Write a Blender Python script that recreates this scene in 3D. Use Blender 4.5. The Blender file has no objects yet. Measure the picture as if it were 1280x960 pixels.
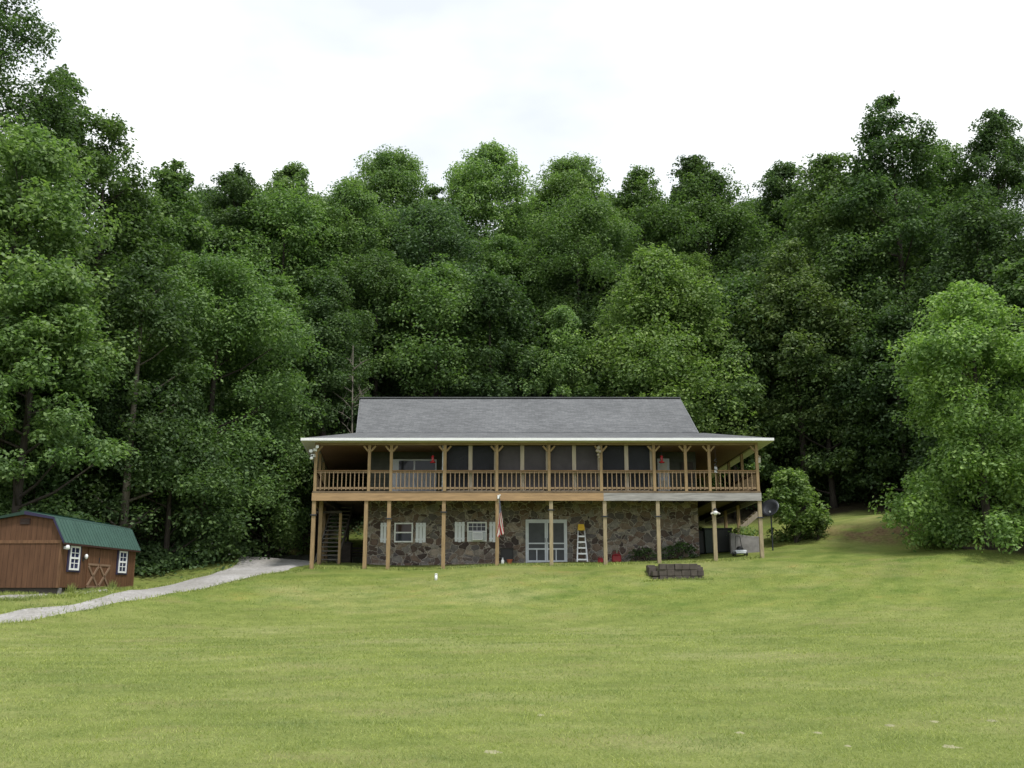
import bpy, math, random
import numpy as np
R = math.radians
scene = bpy.context.scene
col = scene.collection

# ------------------------------------------------------------------ camera, sky, sun, exposure
PITCH, FPX, EYE = R(12.24), 1244.4, 1.6
cam_d = bpy.data.cameras.new('camera'); cam_d.sensor_width = 36; cam_d.lens = 35.0
cam_d.clip_start = 0.1; cam_d.clip_end = 3000
cam = bpy.data.objects.new('camera', cam_d); col.objects.link(cam)
cam.location = (0, 0, EYE); cam.rotation_euler = (math.pi/2 + PITCH, 0, 0)
scene.camera = cam

SUN_EL, SUN_AZ = R(62), R(142)      # azimuth clockwise from +Y: behind the camera, to the right
world = bpy.data.worlds.new('World'); scene.world = world; world.use_nodes = True
nt = world.node_tree; nt.nodes.clear()
def N(nt, t, **kw):
    n = nt.nodes.new(t)
    for k, v in kw.items(): setattr(n, k, v)
    return n
wo = N(nt, 'ShaderNodeOutputWorld'); bg = N(nt, 'ShaderNodeBackground'); bg.inputs[1].default_value = 0.1
sky = N(nt, 'ShaderNodeTexSky', sky_type='NISHITA', sun_disc=False)
sky.sun_elevation = SUN_EL; sky.sun_rotation = SUN_AZ; sky.altitude = 300; sky.dust_density = 2.5
tc = N(nt, 'ShaderNodeTexCoord')
mp = N(nt, 'ShaderNodeMapping'); mp.inputs['Scale'].default_value = (1.6, 1.6, 3.6)
nz = N(nt, 'ShaderNodeTexNoise'); nz.inputs['Scale'].default_value = 1.7; nz.inputs['Detail'].default_value = 5
nz.inputs['Roughness'].default_value = 0.5
rp = N(nt, 'ShaderNodeValToRGB')                       # overcast: how much cloud covers the blue
rp.color_ramp.elements[0].position = 0.34; rp.color_ramp.elements[0].color = (.84, .84, .84, 1)
rp.color_ramp.elements[1].position = 0.56; rp.color_ramp.elements[1].color = (1, 1, 1, 1)
rc = N(nt, 'ShaderNodeValToRGB')                       # brightness of the cloud itself
rc.color_ramp.elements[0].position = 0.34; rc.color_ramp.elements[0].color = (.81, .855, .915, 1)
rc.color_ramp.elements[1].position = 0.60; rc.color_ramp.elements[1].color = (.96, .985, 1.0, 1)
vm = N(nt, 'ShaderNodeVectorMath', operation='SCALE'); vm.inputs['Scale'].default_value = 10.2
mx = N(nt, 'ShaderNodeMix', data_type='RGBA')
L = nt.links.new
L(tc.outputs['Generated'], mp.inputs[0]); L(mp.outputs[0], nz.inputs['Vector'])
L(nz.outputs['Fac'], rp.inputs[0]); L(nz.outputs['Fac'], rc.inputs[0])
L(rc.outputs[0], vm.inputs[0]); L(rp.outputs[0], mx.inputs[0])
L(sky.outputs[0], mx.inputs[6]); L(vm.outputs[0], mx.inputs[7])
L(mx.outputs[2], bg.inputs[0]); L(bg.outputs[0], wo.inputs[0])

sun_d = bpy.data.lights.new('sun', 'SUN'); sun_d.energy = 2.6; sun_d.angle = R(8); sun_d.color = (1, .955, .89)
sun = bpy.data.objects.new('sun', sun_d); col.objects.link(sun); sun.location = (20, -20, 60)
sun.rotation_euler = (math.pi/2 - SUN_EL, 0, math.pi - SUN_AZ)

vs = scene.view_settings
vs.view_transform = 'Standard'; vs.look = 'None'; vs.gamma = 1; vs.exposure = 0.32; vs.use_curve_mapping = False
scene.cycles.max_bounces = 9; scene.cycles.diffuse_bounces = 5; scene.cycles.transparent_max_bounces = 4
scene.cycles.transmission_bounces = 3; scene.cycles.caustics_reflective = False; scene.cycles.caustics_refractive = False

# ------------------------------------------------------------------ helpers
CP, SP = math.cos(PITCH), math.sin(PITCH)
def ray(px, py):
    u, v = (px-640)/FPX, (480-py)/FPX
    return u, CP - v*SP, SP + v*CP
def P(px, py, Y):                      # point at depth Y seen at photo pixel px, py
    d = ray(px, py); t = Y/d[1]
    return (d[0]*t, Y, EYE + d[2]*t)

def link(o, parent=None):
    col.objects.link(o)
    if parent is not None: o.parent = parent
    return o
def tag(o, label=None, cat=None, group=None, kind=None):
    if label: o['label'] = label
    if cat: o['category'] = cat
    if group: o['group'] = group
    if kind: o['kind'] = kind
    return o
def empty(name, loc, label, cat, group=None, rz=0):
    o = bpy.data.objects.new(name, None); o.location = loc; o.rotation_euler = (0, 0, rz)
    o.empty_display_size = .2
    return tag(link(o), label, cat, group)
def copy_tree(o, parent=None):
    c = o.copy(); col.objects.link(c); c.parent = parent
    for ch in list(o.children): copy_tree(ch, c)
    return c

class MB:
    def __init__(s): s.v = []; s.f = []
    def add(s, vs_, fs):
        b = len(s.v); s.v += [tuple(p) for p in vs_]; s.f += [tuple(i+b for i in f) for f in fs]; return s
    def box(s, x0, x1, y0, y1, z0, z1):
        return s.add([(x0,y0,z0),(x1,y0,z0),(x1,y1,z0),(x0,y1,z0),(x0,y0,z1),(x1,y0,z1),(x1,y1,z1),(x0,y1,z1)],
              [(0,3,2,1),(4,5,6,7),(0,1,5,4),(1,2,6,5),(2,3,7,6),(3,0,4,7)])
    def cbox(s, x, y, z, dx, dy, dz): return s.box(x-dx/2,x+dx/2,y-dy/2,y+dy/2,z-dz/2,z+dz/2)
    def bar(s, p, q, w, h, up=(0,0,1)):
        p = np.array(p, float); q = np.array(q, float); d = q-p; d /= np.linalg.norm(d)
        u = np.array(up, float)
        if abs(d@u) > .98: u = np.array((0,1,0.))
        a = np.cross(d, u); a /= np.linalg.norm(a); b = np.cross(a, d)
        vv = [c + a*sx*w/2 + b*sz*h/2 for c in (p, q) for sx, sz in ((-1,-1),(1,-1),(1,1),(-1,1))]
        return s.add(vv, [(0,1,2,3),(7,6,5,4),(0,4,5,1),(1,5,6,2),(2,6,7,3),(3,7,4,0)])
    def tube(s, pts, rad, n=8, cap=True):
        pts = [np.array(p, float) for p in pts]
        if not hasattr(rad, '__len__'): rad = [rad]*len(pts)
        rings = []
        for i, p in enumerate(pts):
            d = pts[min(i+1, len(pts)-1)] - pts[max(i-1, 0)]; d /= (np.linalg.norm(d)+1e-9)
            u = np.array((0,0,1.)) if abs(d[2]) < .9 else np.array((1.,0,0))
            a = np.cross(d, u); a /= np.linalg.norm(a); b = np.cross(d, a)
            rings.append([p + rad[i]*(a*math.cos(t)+b*math.sin(t)) for t in np.linspace(0, 2*math.pi, n, endpoint=False)])
        fs = []
        for i in range(len(pts)-1):
            for k in range(n):
                fs.append((i*n+k, i*n+(k+1)%n, (i+1)*n+(k+1)%n, (i+1)*n+k))
        if cap: fs += [tuple(range(n))[::-1], tuple((len(pts)-1)*n+k for k in range(n))]
        return s.add([q for r in rings for q in r], fs)
    def lathe(s, c, prof, n=16, axis='z'):
        vv, fs = [], []
        for r, h in prof:
            for k in range(n):
                t = 2*math.pi*k/n
                if axis == 'z': vv.append((c[0]+r*math.cos(t), c[1]+r*math.sin(t), c[2]+h))
                elif axis == 'y': vv.append((c[0]+r*math.cos(t), c[1]+h, c[2]+r*math.sin(t)))
                else: vv.append((c[0]+h, c[1]+r*math.cos(t), c[2]+r*math.sin(t)))
        m = len(prof)
        for i in range(m-1):
            for k in range(n): fs.append((i*n+k, i*n+(k+1)%n, (i+1)*n+(k+1)%n, (i+1)*n+k))
        fs += [tuple(range(n))[::-1], tuple((m-1)*n+k for k in range(n))]
        return s.add(vv, fs)
    def prism(s, poly, vec):           # polygon (3D points) extruded by vec
        n = len(poly); a = [np.array(p, float) for p in poly]; b = [p+np.array(vec, float) for p in a]
        return s.add(a+b, [tuple(range(n))[::-1], tuple(range(n, 2*n))] + [(i, (i+1)%n, n+(i+1)%n, n+i) for i in range(n)])
    def build(s, name, mat, parent=None, smooth=False, bevel=0):
        me = bpy.data.meshes.new(name); me.from_pydata(s.v, [], s.f); me.validate()
        import bmesh
        bm = bmesh.new(); bm.from_mesh(me); bmesh.ops.recalc_face_normals(bm, faces=bm.faces)
        if bevel: bmesh.ops.bevel(bm, geom=list(bm.edges), offset=bevel, segments=1, affect='EDGES')
        bm.to_mesh(me); bm.free()
        me.materials.append(mat)
        if smooth: me.polygons.foreach_set('use_smooth', [True]*len(me.polygons))
        o = bpy.data.objects.new(name, me); link(o, parent)
        if parent is not None and parent.type == 'EMPTY' and not getattr(s, 'local', False):
            o.location = -np.array(parent.location)           # parts are written in world coordinates
        elif parent is not None and not getattr(s, 'local', False):
            o.location = (0, 0, 0)
        return o

# ------------------------------------------------------------------ materials
def newmat(name):
    m = bpy.data.materials.new(name); m.use_nodes = True
    nt = m.node_tree; b = nt.nodes['Principled BSDF']
    return m, nt, b
def ramp(nt, stops):
    r = N(nt, 'ShaderNodeValToRGB'); e = r.color_ramp.elements
    e[0].position, e[0].color = stops[0][0], (*stops[0][1], 1)
    e[1].position, e[1].color = stops[-1][0], (*stops[-1][1], 1)
    for p, c in stops[1:-1]:
        k = e.new(p); k.color = (*c, 1)
    return r
def noise(nt, scale, detail=4, rough=.55, vec=None, mapscale=None, coord='Object'):
    t = N(nt, 'ShaderNodeTexCoord'); n = N(nt, 'ShaderNodeTexNoise')
    n.inputs['Scale'].default_value = scale; n.inputs['Detail'].default_value = detail; n.inputs['Roughness'].default_value = rough
    if mapscale:
        m = N(nt, 'ShaderNodeMapping'); m.inputs['Scale'].default_value = mapscale
        nt.links.new(t.outputs[coord], m.inputs[0]); nt.links.new(m.outputs[0], n.inputs['Vector'])
    else: nt.links.new(t.outputs[coord], n.inputs['Vector'])
    return n
def mixc(nt, a, b, fac, blend='MIX'):
    m = N(nt, 'ShaderNodeMix', data_type='RGBA', blend_type=blend)
    for sock, v in ((m.inputs[6], a), (m.inputs[7], b), (m.inputs[0], fac)):
        if hasattr(v, 'is_output'): nt.links.new(v, sock)
        elif isinstance(v, tuple): sock.default_value = (*v, 1)
        else: sock.default_value = v
    return m.outputs[2]
def bump(nt, b, h, strength=.4, dist=.02):
    n = N(nt, 'ShaderNodeBump'); n.inputs['Strength'].default_value = strength; n.inputs['Distance'].default_value = dist
    nt.links.new(h, n.inputs['Height']); nt.links.new(n.outputs[0], b.inputs['Normal'])
def plain(name, c, rough=.6, var=.15, scale=6, metal=0, spec=.4, mapscale=None, bumpd=0):
    m, nt, b = newmat(name)
    n = noise(nt, scale, 5, .6, mapscale=mapscale)
    lo = tuple(max(0, x*(1-var)) for x in c); hi = tuple(min(1, x*(1+var)) for x in c)
    r = ramp(nt, [(.3, lo), (.7, hi)]); nt.links.new(n.outputs['Fac'], r.inputs[0])
    nt.links.new(r.outputs[0], b.inputs['Base Color'])
    b.inputs['Roughness'].default_value = rough; b.inputs['Metallic'].default_value = metal
    b.inputs['Specular IOR Level'].default_value = spec
    if bumpd: bump(nt, b, n.outputs['Fac'], .5, bumpd)
    return m
M = {}
M['post_wood'] = plain('post wood', (.285, .198, .105), .75, .28, 3, mapscale=(6, 6, .7))
M['post_grey'] = plain('weathered post wood', (.30, .245, .155), .8, .25, 3, mapscale=(6, 6, .7))
M['rail_wood'] = plain('rail wood', (.25, .175, .105), .8, .3, 3, mapscale=(.7, 6, 6))
M['top_rail'] = plain('top rail wood', (.21, .125, .06), .8, .3, 3, mapscale=(.7, 6, 6))
M['stud'] = plain('pale stud wood', (.36, .31, .245), .8, .2, 4, mapscale=(5, 5, .6))
M['beam_tan'] = plain('beam wood', (.345, .225, .120), .75, .22, 2.4, mapscale=(.5, 4, 5))
M['beam_grey'] = plain('weathered beam wood', (.30, .29, .285), .85, .35, 2.4, mapscale=(.5, 4, 6))
M['deck'] = plain('deck boards', (.16, .115, .075), .85, .3, 3)
M['ceiling'] = plain('stained ceiling boards', (.24, .135, .085), .6, .2, 2, mapscale=(.4, 6, 1))
M['white'] = plain('white paint', (.76, .775, .80), .5, .06, 5)
M['shutter'] = plain('white shutter paint', (.74, .765, .83), .55, .06, 5)
M['soffit'] = plain('cream soffit', (.62, .60, .54), .6, .08, 3)
M['grey_white'] = plain('grey white vinyl', (.60, .635, .69), .5, .08, 4)
M['black'] = plain('black plastic', (.02, .02, .022), .45, .2, 8)
M['dark_metal'] = plain('dark metal', (.05, .055, .065), .45, .2, 6, metal=.6)
M['steel'] = plain('galvanised metal', (.35, .36, .38), .4, .15, 8, metal=.8)
M['alu'] = plain('aluminium', (.72, .73, .75), .38, .08, 8, metal=.5)
M['yellow'] = plain('yellow plastic', (.75, .47, .03), .5, .1, 8)
M['red'] = plain('red plastic', (.20, .008, .014), .4, .15, 8)
M['redglass'] = plain('red feeder plastic', (.55, .02, .03), .25, .1, 8)
M['bin'] = plain('dark green bin plastic', (.016, .032, .026), .5, .15, 5)
M['bin_black'] = plain('black bin plastic', (.012, .014, .015), .5, .15, 5)
M['concrete'] = plain('old concrete', (.21, .20, .20), .9, .3, 3, bumpd=.01)
M['block'] = plain('brown block', (.080, .068, .060), .95, .35, 4, bumpd=.02)
M['stain'] = plain('dark stained wood', (.055, .046, .04), .8, .3, 3, mapscale=(1, 4, 4))
M['soil'] = plain('bare soil', (.27, .265, .15), .95, .25, 3, bumpd=.02)
M['trim_dark'] = plain('dark brown trim', (.05, .02, .015), .7, .2, 5)
M['tread'] = plain('grey stair wood', (.13, .12, .11), .85, .3, 3)
M['pale_flower'] = plain('white petals', (.8, .8, .78), .6, .05, 5)
M['painted_reflection'] = plain('pale curtain', (.38, .40, .44), .8, .12, 3, mapscale=(8, 1, .3))  # pale bluish tone painted as the reflection in the patio door
M['board'] = plain('dark board', (.03, .028, .03), .7, .3, 6)

def glass(name, c, rough=.08):
    m, nt, b = newmat(name)
    n = noise(nt, 1.5, 2)
    r = ramp(nt, [(.3, c), (.7, tuple(x*1.5 for x in c))]); nt.links.new(n.outputs['Fac'], r.inputs[0]); nt.links.new(r.outputs[0], b.inputs['Base Color'])
    b.inputs['Roughness'].default_value = rough; b.inputs['Specular IOR Level'].default_value = .3
    return m
M['glass'] = glass('window glass', (.025, .028, .035))
M['glass_blind'] = glass('glass over brown blind', (.055, .035, .03))
M['glass_blue'] = glass('glass blue', (.02, .023, .06))

def screenmat(name, c, alpha):                       # insect screen: fine mesh, partly see-through
    m, nt, b = newmat(name)
    n = noise(nt, 2.5, 3)
    r = ramp(nt, [(.3, tuple(x*.85 for x in c)), (.7, tuple(x*1.15 for x in c))]); nt.links.new(n.outputs['Fac'], r.inputs[0])
    nt.links.new(r.outputs[0], b.inputs['Base Color']); b.inputs['Roughness'].default_value = .7
    b.inputs['Specular IOR Level'].default_value = .2
    b.inputs['Alpha'].default_value = alpha
    return m
M['screen'] = screenmat('dark insect screen', (.020, .021, .026), .9)
M['screen_pale'] = screenmat('greyish insect screen', (.060, .054, .058), .95)
M['door_screen'] = screenmat('door screen', (.085, .09, .10), .97)

def siding():
    m, nt, b = newmat('olive lap siding')
    t = N(nt, 'ShaderNodeTexCoord'); s = N(nt, 'ShaderNodeSeparateXYZ'); nt.links.new(t.outputs['Object'], s.inputs[0])
    d = N(nt, 'ShaderNodeMath', operation='DIVIDE'); d.inputs[1].default_value = .2; nt.links.new(s.outputs['Z'], d.inputs[0])
    f = N(nt, 'ShaderNodeMath', operation='FRACT'); nt.links.new(d.outputs[0], f.inputs[0])
    n = noise(nt, 3, 4)
    r = ramp(nt, [(.3, (.045, .05, .038)), (.7, (.075, .08, .06))]); nt.links.new(n.outputs['Fac'], r.inputs[0])
    r2 = ramp(nt, [(0, (.5, .5, .5)), (.1, (1, 1, 1))]); nt.links.new(f.outputs[0], r2.inputs[0])
    nt.links.new(mixc(nt, r.outputs[0], r2.outputs[0], 1.0, 'MULTIPLY'), b.inputs['Base Color'])
    b.inputs['Roughness'].default_value = .7
    inv = N(nt, 'ShaderNodeMath', operation='SUBTRACT'); inv.inputs[0].default_value = 1; nt.links.new(f.outputs[0], inv.inputs[1])
    bump(nt, b, inv.outputs[0], .6, .02)
    return m
M['siding'] = siding()

def stone():
    m, nt, b = newmat('field stone wall')
    t = N(nt, 'ShaderNodeTexCoord'); mp = N(nt, 'ShaderNodeMapping'); mp.inputs['Scale'].default_value = (1, 1, 1.25)
    nt.links.new(t.outputs['Object'], mp.inputs[0])
    wn = N(nt, 'ShaderNodeTexNoise'); wn.inputs['Scale'].default_value = 2.2; wn.inputs['Detail'].default_value = 3
    nt.links.new(mp.outputs[0], wn.inputs['Vector'])
    va = N(nt, 'ShaderNodeVectorMath', operation='MULTIPLY_ADD'); va.inputs[1].default_value = (.45, .45, .45)
    nt.links.new(wn.outputs['Color'], va.inputs[0]); nt.links.new(mp.outputs[0], va.inputs[2])
    v1 = N(nt, 'ShaderNodeTexVoronoi', feature='F1'); v2 = N(nt, 'ShaderNodeTexVoronoi', feature='DISTANCE_TO_EDGE')
    for v in (v1, v2):
        v.inputs['Scale'].default_value = 2.9; v.inputs['Randomness'].default_value = .95
        nt.links.new(va.outputs[0], v.inputs['Vector'])
    s = N(nt, 'ShaderNodeSeparateColor'); nt.links.new(v1.outputs['Color'], s.inputs[0])
    r = ramp(nt, [(0, (.055, .042, .040)), (.3, (.16, .108, .085)), (.5, (.25, .195, .15)), (.7, (.115, .10, .102)), (.85, (.25, .23, .21)), (1, (.37, .30, .235))])
    nt.links.new(s.outputs[0], r.inputs[0])
    n = noise(nt, 9, 5, .7)
    r3 = ramp(nt, [(.3, (.55, .55, .55)), (.7, (1.2, 1.2, 1.2))]); nt.links.new(n.outputs['Fac'], r3.inputs[0])
    cst = mixc(nt, r.outputs[0], r3.outputs[0], 1.0, 'MULTIPLY')
    e = ramp(nt, [(.012, (1, 1, 1)), (.055, (0, 0, 0))]); nt.links.new(v2.outputs['Distance'], e.inputs[0])
    nt.links.new(mixc(nt, cst, (.36, .325, .29), e.outputs[0]), b.inputs['Base Color'])
    b.inputs['Roughness'].default_value = .9
    h = ramp(nt, [(0, (0, 0, 0)), (.12, (1, 1, 1))]); nt.links.new(v2.outputs['Distance'], h.inputs[0])
    hm = mixc(nt, h.outputs[0], n.outputs['Fac'], .3)
    bump(nt, b, hm, .9, .05)
    return m
M['stone'] = stone()

def shingle():
    m, nt, b = newmat('grey asphalt shingles')
    t = N(nt, 'ShaderNodeTexCoord'); mp = N(nt, 'ShaderNodeMapping'); nt.links.new(t.outputs['Object'], mp.inputs[0])
    br = N(nt, 'ShaderNodeTexBrick'); br.inputs['Scale'].default_value = 1; br.inputs['Brick Width'].default_value = .34
    br.inputs['Row Height'].default_value = .125; br.inputs['Mortar Size'].default_value = .006
    br.inputs['Color1'].default_value = (.112, .117, .124, 1); br.inputs['Color2'].default_value = (.158, .164, .172, 1); br.inputs['Mortar'].default_value = (.085, .088, .092, 1)
    nt.links.new(mp.outputs[0], br.inputs['Vector'])
    n = noise(nt, 9, 6, .8); r = ramp(nt, [(.3, (.72, .72, .72)), (.7, (1.28, 1.28, 1.28))]); nt.links.new(n.outputs['Fac'], r.inputs[0])
    n2 = noise(nt, .35, 3); r2 = ramp(nt, [(.3, (.88, .88, .88)), (.7, (1.1, 1.1, 1.1))]); nt.links.new(n2.outputs['Fac'], r2.inputs[0])
    nt.links.new(mixc(nt, mixc(nt, br.outputs['Color'], r.outputs[0], 1.0, 'MULTIPLY'), r2.outputs[0], 1.0, 'MULTIPLY'), b.inputs['Base Color'])
    b.inputs['Roughness'].default_value = .95; b.inputs['Specular IOR Level'].default_value = .15
    bump(nt, b, br.outputs['Fac'], -.4, .01)
    return m
M['shingle'] = shingle()

def shedwood(name, axis, lo, hi):
    m, nt, b = newmat(name)
    t = N(nt, 'ShaderNodeTexCoord'); s = N(nt, 'ShaderNodeSeparateXYZ'); nt.links.new(t.outputs['Object'], s.inputs[0])
    d = N(nt, 'ShaderNodeMath', operation='DIVIDE'); d.inputs[1].default_value = .2; nt.links.new(s.outputs[axis], d.inputs[0])
    f = N(nt, 'ShaderNodeMath', operation='FRACT'); nt.links.new(d.outputs[0], f.inputs[0])
    n = noise(nt, 2.2, 6, .65, mapscale=(3.5, 3.5, .45))
    r = ramp(nt, [(.28, lo), (.72, hi)]); nt.links.new(n.outputs['Fac'], r.inputs[0])
    g = ramp(nt, [(0, (.35, .35, .35)), (.09, (1, 1, 1))]); nt.links.new(f.outputs[0], g.inputs[0])
    nt.links.new(mixc(nt, r.outputs[0], g.outputs[0], 1.0, 'MULTIPLY'), b.inputs['Base Color'])
    b.inputs['Roughness'].default_value = .75; b.inputs['Specular IOR Level'].default_value = .25
    bump(nt, b, g.outputs[0], .6, .012)
    return m
M['shed_end'] = shedwood('orange brown siding', 'X', (.082, .041, .023), (.142, .073, .041))
M['shed_side'] = shedwood('orange brown siding side', 'Y', (.088, .043, .023), (.156, .080, .043))
M['shed_trim'] = plain('orange brown trim', (.15, .078, .04), .75, .3, 3, mapscale=(3, 3, .6))
M['brace_wood'] = plain('pale brace wood', (.20, .13, .085), .75, .2, 3)
M['green_metal'] = plain('green roof metal', (.060, .118, .100), .45, .1, 2, spec=.5)
M['green_dark'] = plain('dark green trim', (.012, .04, .025), .4, .1, 3)
M['purple_trim'] = plain('dark blue trim', (.024, .020, .058), .5, .1, 3)

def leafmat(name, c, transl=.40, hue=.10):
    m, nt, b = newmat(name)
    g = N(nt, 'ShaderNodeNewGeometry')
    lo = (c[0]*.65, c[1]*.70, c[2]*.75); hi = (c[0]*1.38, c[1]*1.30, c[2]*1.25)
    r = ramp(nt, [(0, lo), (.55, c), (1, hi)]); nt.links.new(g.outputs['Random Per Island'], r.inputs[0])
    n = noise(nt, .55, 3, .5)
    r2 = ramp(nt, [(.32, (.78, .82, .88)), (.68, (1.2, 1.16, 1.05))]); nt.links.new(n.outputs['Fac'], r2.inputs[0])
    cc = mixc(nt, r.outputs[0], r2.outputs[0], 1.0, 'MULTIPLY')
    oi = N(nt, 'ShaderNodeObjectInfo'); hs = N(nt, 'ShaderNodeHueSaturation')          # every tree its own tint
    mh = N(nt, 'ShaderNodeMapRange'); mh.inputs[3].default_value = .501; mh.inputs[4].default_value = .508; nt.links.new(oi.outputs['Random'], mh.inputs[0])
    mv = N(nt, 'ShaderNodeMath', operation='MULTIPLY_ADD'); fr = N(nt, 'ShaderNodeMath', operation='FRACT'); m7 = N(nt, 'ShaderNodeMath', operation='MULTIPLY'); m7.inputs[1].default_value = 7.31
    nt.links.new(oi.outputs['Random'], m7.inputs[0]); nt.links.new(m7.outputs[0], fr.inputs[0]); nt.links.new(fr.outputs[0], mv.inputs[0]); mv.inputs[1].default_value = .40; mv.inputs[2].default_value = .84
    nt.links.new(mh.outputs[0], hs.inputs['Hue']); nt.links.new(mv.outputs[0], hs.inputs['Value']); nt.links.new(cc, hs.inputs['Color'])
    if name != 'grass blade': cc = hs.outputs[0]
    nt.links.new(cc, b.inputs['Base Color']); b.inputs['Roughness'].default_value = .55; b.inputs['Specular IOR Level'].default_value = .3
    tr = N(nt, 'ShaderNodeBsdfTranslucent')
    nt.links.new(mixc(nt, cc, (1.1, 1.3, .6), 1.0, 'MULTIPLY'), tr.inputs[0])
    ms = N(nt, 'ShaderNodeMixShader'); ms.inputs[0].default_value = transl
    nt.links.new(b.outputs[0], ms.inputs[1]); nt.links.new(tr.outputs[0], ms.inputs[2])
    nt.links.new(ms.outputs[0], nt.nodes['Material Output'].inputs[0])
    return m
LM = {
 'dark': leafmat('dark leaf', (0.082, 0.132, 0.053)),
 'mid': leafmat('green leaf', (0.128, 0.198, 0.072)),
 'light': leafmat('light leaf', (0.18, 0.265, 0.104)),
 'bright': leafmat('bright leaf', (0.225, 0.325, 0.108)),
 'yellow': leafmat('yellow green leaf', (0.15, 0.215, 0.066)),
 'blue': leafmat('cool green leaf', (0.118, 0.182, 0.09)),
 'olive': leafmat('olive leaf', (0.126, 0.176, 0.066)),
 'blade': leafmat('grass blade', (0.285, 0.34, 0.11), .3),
}
M['bark'] = plain('grey brown bark', (.05, .042, .035), .95, .4, 3, mapscale=(4, 4, .8), bumpd=.02)
M['bark_pale'] = plain('pale grey bark', (.14, .125, .105), .95, .3, 3, mapscale=(4, 4, .8))

# ------------------------------------------------------------------ terrain
ctrl = []
for x in (-40, -12, 0, 12, 40):
    for y in (-30, 0, 10): ctrl.append((x, y, 0.0 if abs(x) < 30 else .6))
ctrl += [(-13, 20, .2), (0, 20, .22), (13, 20, .3), (-30, 22, .3), (32, 22, 1.0)]
for q in [(0,800,30),(320,800,30),(320,790,33),(640,795,30),(640,790,34),(960,793,30),(960,786,34),(1280,788,30),
          (300,765,37.5),(640,757,39.2),(960,750,39),(1280,748,37),
          (460,722,44),(640,712,44.8),(800,708,45),(960,698,46),(1100,690,46),(1280,703,42.5),
          (0,775,34),(100,760,36.5),(200,742,40),(280,722,44),(330,708,48),(340,698,53),(300,692,58),(387,703,48.5),
          (20,747,36.6),(70,745,37.1),(165,738,42.5),(-40,756,35.5),(250,712,47),(200,728,45),
          (390,710,46),(500,706.5,48.4),(700,702,48.4),(860,698,48.4),(940,692,48),
          (450,672,62),(1030,670,51),(1070,673,49.8),(1110,678,48.6),(1150,687,46.8),(1030,657,52.8),(1070,655,52),(1110,652,51),(1150,655,49.6),(1080,641,57),(1200,693,43.5),(970,676,51.5)]:
    ctrl.append(P(*q))
ctrl += [(-6.5,54,3.4),(1,52,3.4),(8,53,3.9),(1,57,3.7),(-9,57,3.1),(14,60,6.2),
         (0,66,8.5),(0,76,15),(0,90,22),(0,112,30),(-32,66,10),(-32,80,18),(-32,100,27),(32,64,10),(32,78,17),(32,100,27),
         (-62,60,20),(-62,90,28),(62,60,18),(62,90,27),(-20,56,5),(-27,47,5),(-40,42,10),(-62,40,18),(-42,24,4),(-62,10,7),
         (27,50,5.2),(42,46,9),(62,42,14),(42,26,3.2),(62,10,5)]
C = np.array(ctrl); CX = C[:, :2]/50.0
def tps(r2): return np.where(r2 > 1e-12, .5*r2*np.log(np.maximum(r2, 1e-12)), 0)
n = len(C)
K = tps(((CX[:, None]-CX[None])**2).sum(-1)) + np.eye(n)*2e-4
A = np.zeros((n+3, n+3)); A[:n, :n] = K; A[:n, n] = 1; A[:n, n+1:] = CX; A[n, :n] = 1; A[n+1:, :n] = CX.T
W = np.linalg.solve(A, np.concatenate([C[:, 2], np.zeros(3)]))
def H(x, y):
    x = np.clip(np.atleast_1d(np.asarray(x, float)), -72, 72)/50; y = np.clip(np.atleast_1d(np.asarray(y, float)), -30, 120)/50
    out = np.empty(x.shape).ravel(); xs, ys = x.ravel(), y.ravel()
    for i in range(0, len(xs), 20000):
        a, b = xs[i:i+20000], ys[i:i+20000]
        out[i:i+20000] = tps((a[:, None]-CX[:, 0])**2+(b[:, None]-CX[:, 1])**2) @ W[:n] + W[n] + W[n+1]*a + W[n+2]*b
    return out.reshape(x.shape)
def h1(x, y): return float(H(x, y)[0])
def hit(px, py):                                   # where the sight line meets the ground
    d = ray(px, py); Y = np.linspace(6, 75, 1400); t = Y/d[1]
    g = EYE + d[2]*t - H(d[0]*t, Y)
    k = np.where(g <= 0)[0]; k = k[0] if len(k) else len(Y)-1
    return d[0]*t[k], Y[k]

def fbm(x, y, s, seed):                            # cheap smooth noise for outlines
    r = np.random.default_rng(seed); o = 0
    for i in range(4):
        a, b, c = r.uniform(-1, 1, 3); k = (2*math.pi/s)*(1.8**i)
        o = o + np.sin(k*(a*x+b*y)+c*9)*(.6**i)
    return o/2

xs = np.concatenate([-np.geomspace(1200, 74, 14), np.arange(-70, 70.1, .5), np.geomspace(74, 1200, 14)])
ys = np.concatenate([-np.geomspace(600, 34, 10), np.arange(-30, 0, 2), np.arange(0, 62, .4), np.arange(62, 122, 1.0), np.geomspace(124, 1500, 12)])
GX, GY = np.meshgrid(xs, ys); GZ = H(GX, GY)
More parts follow.
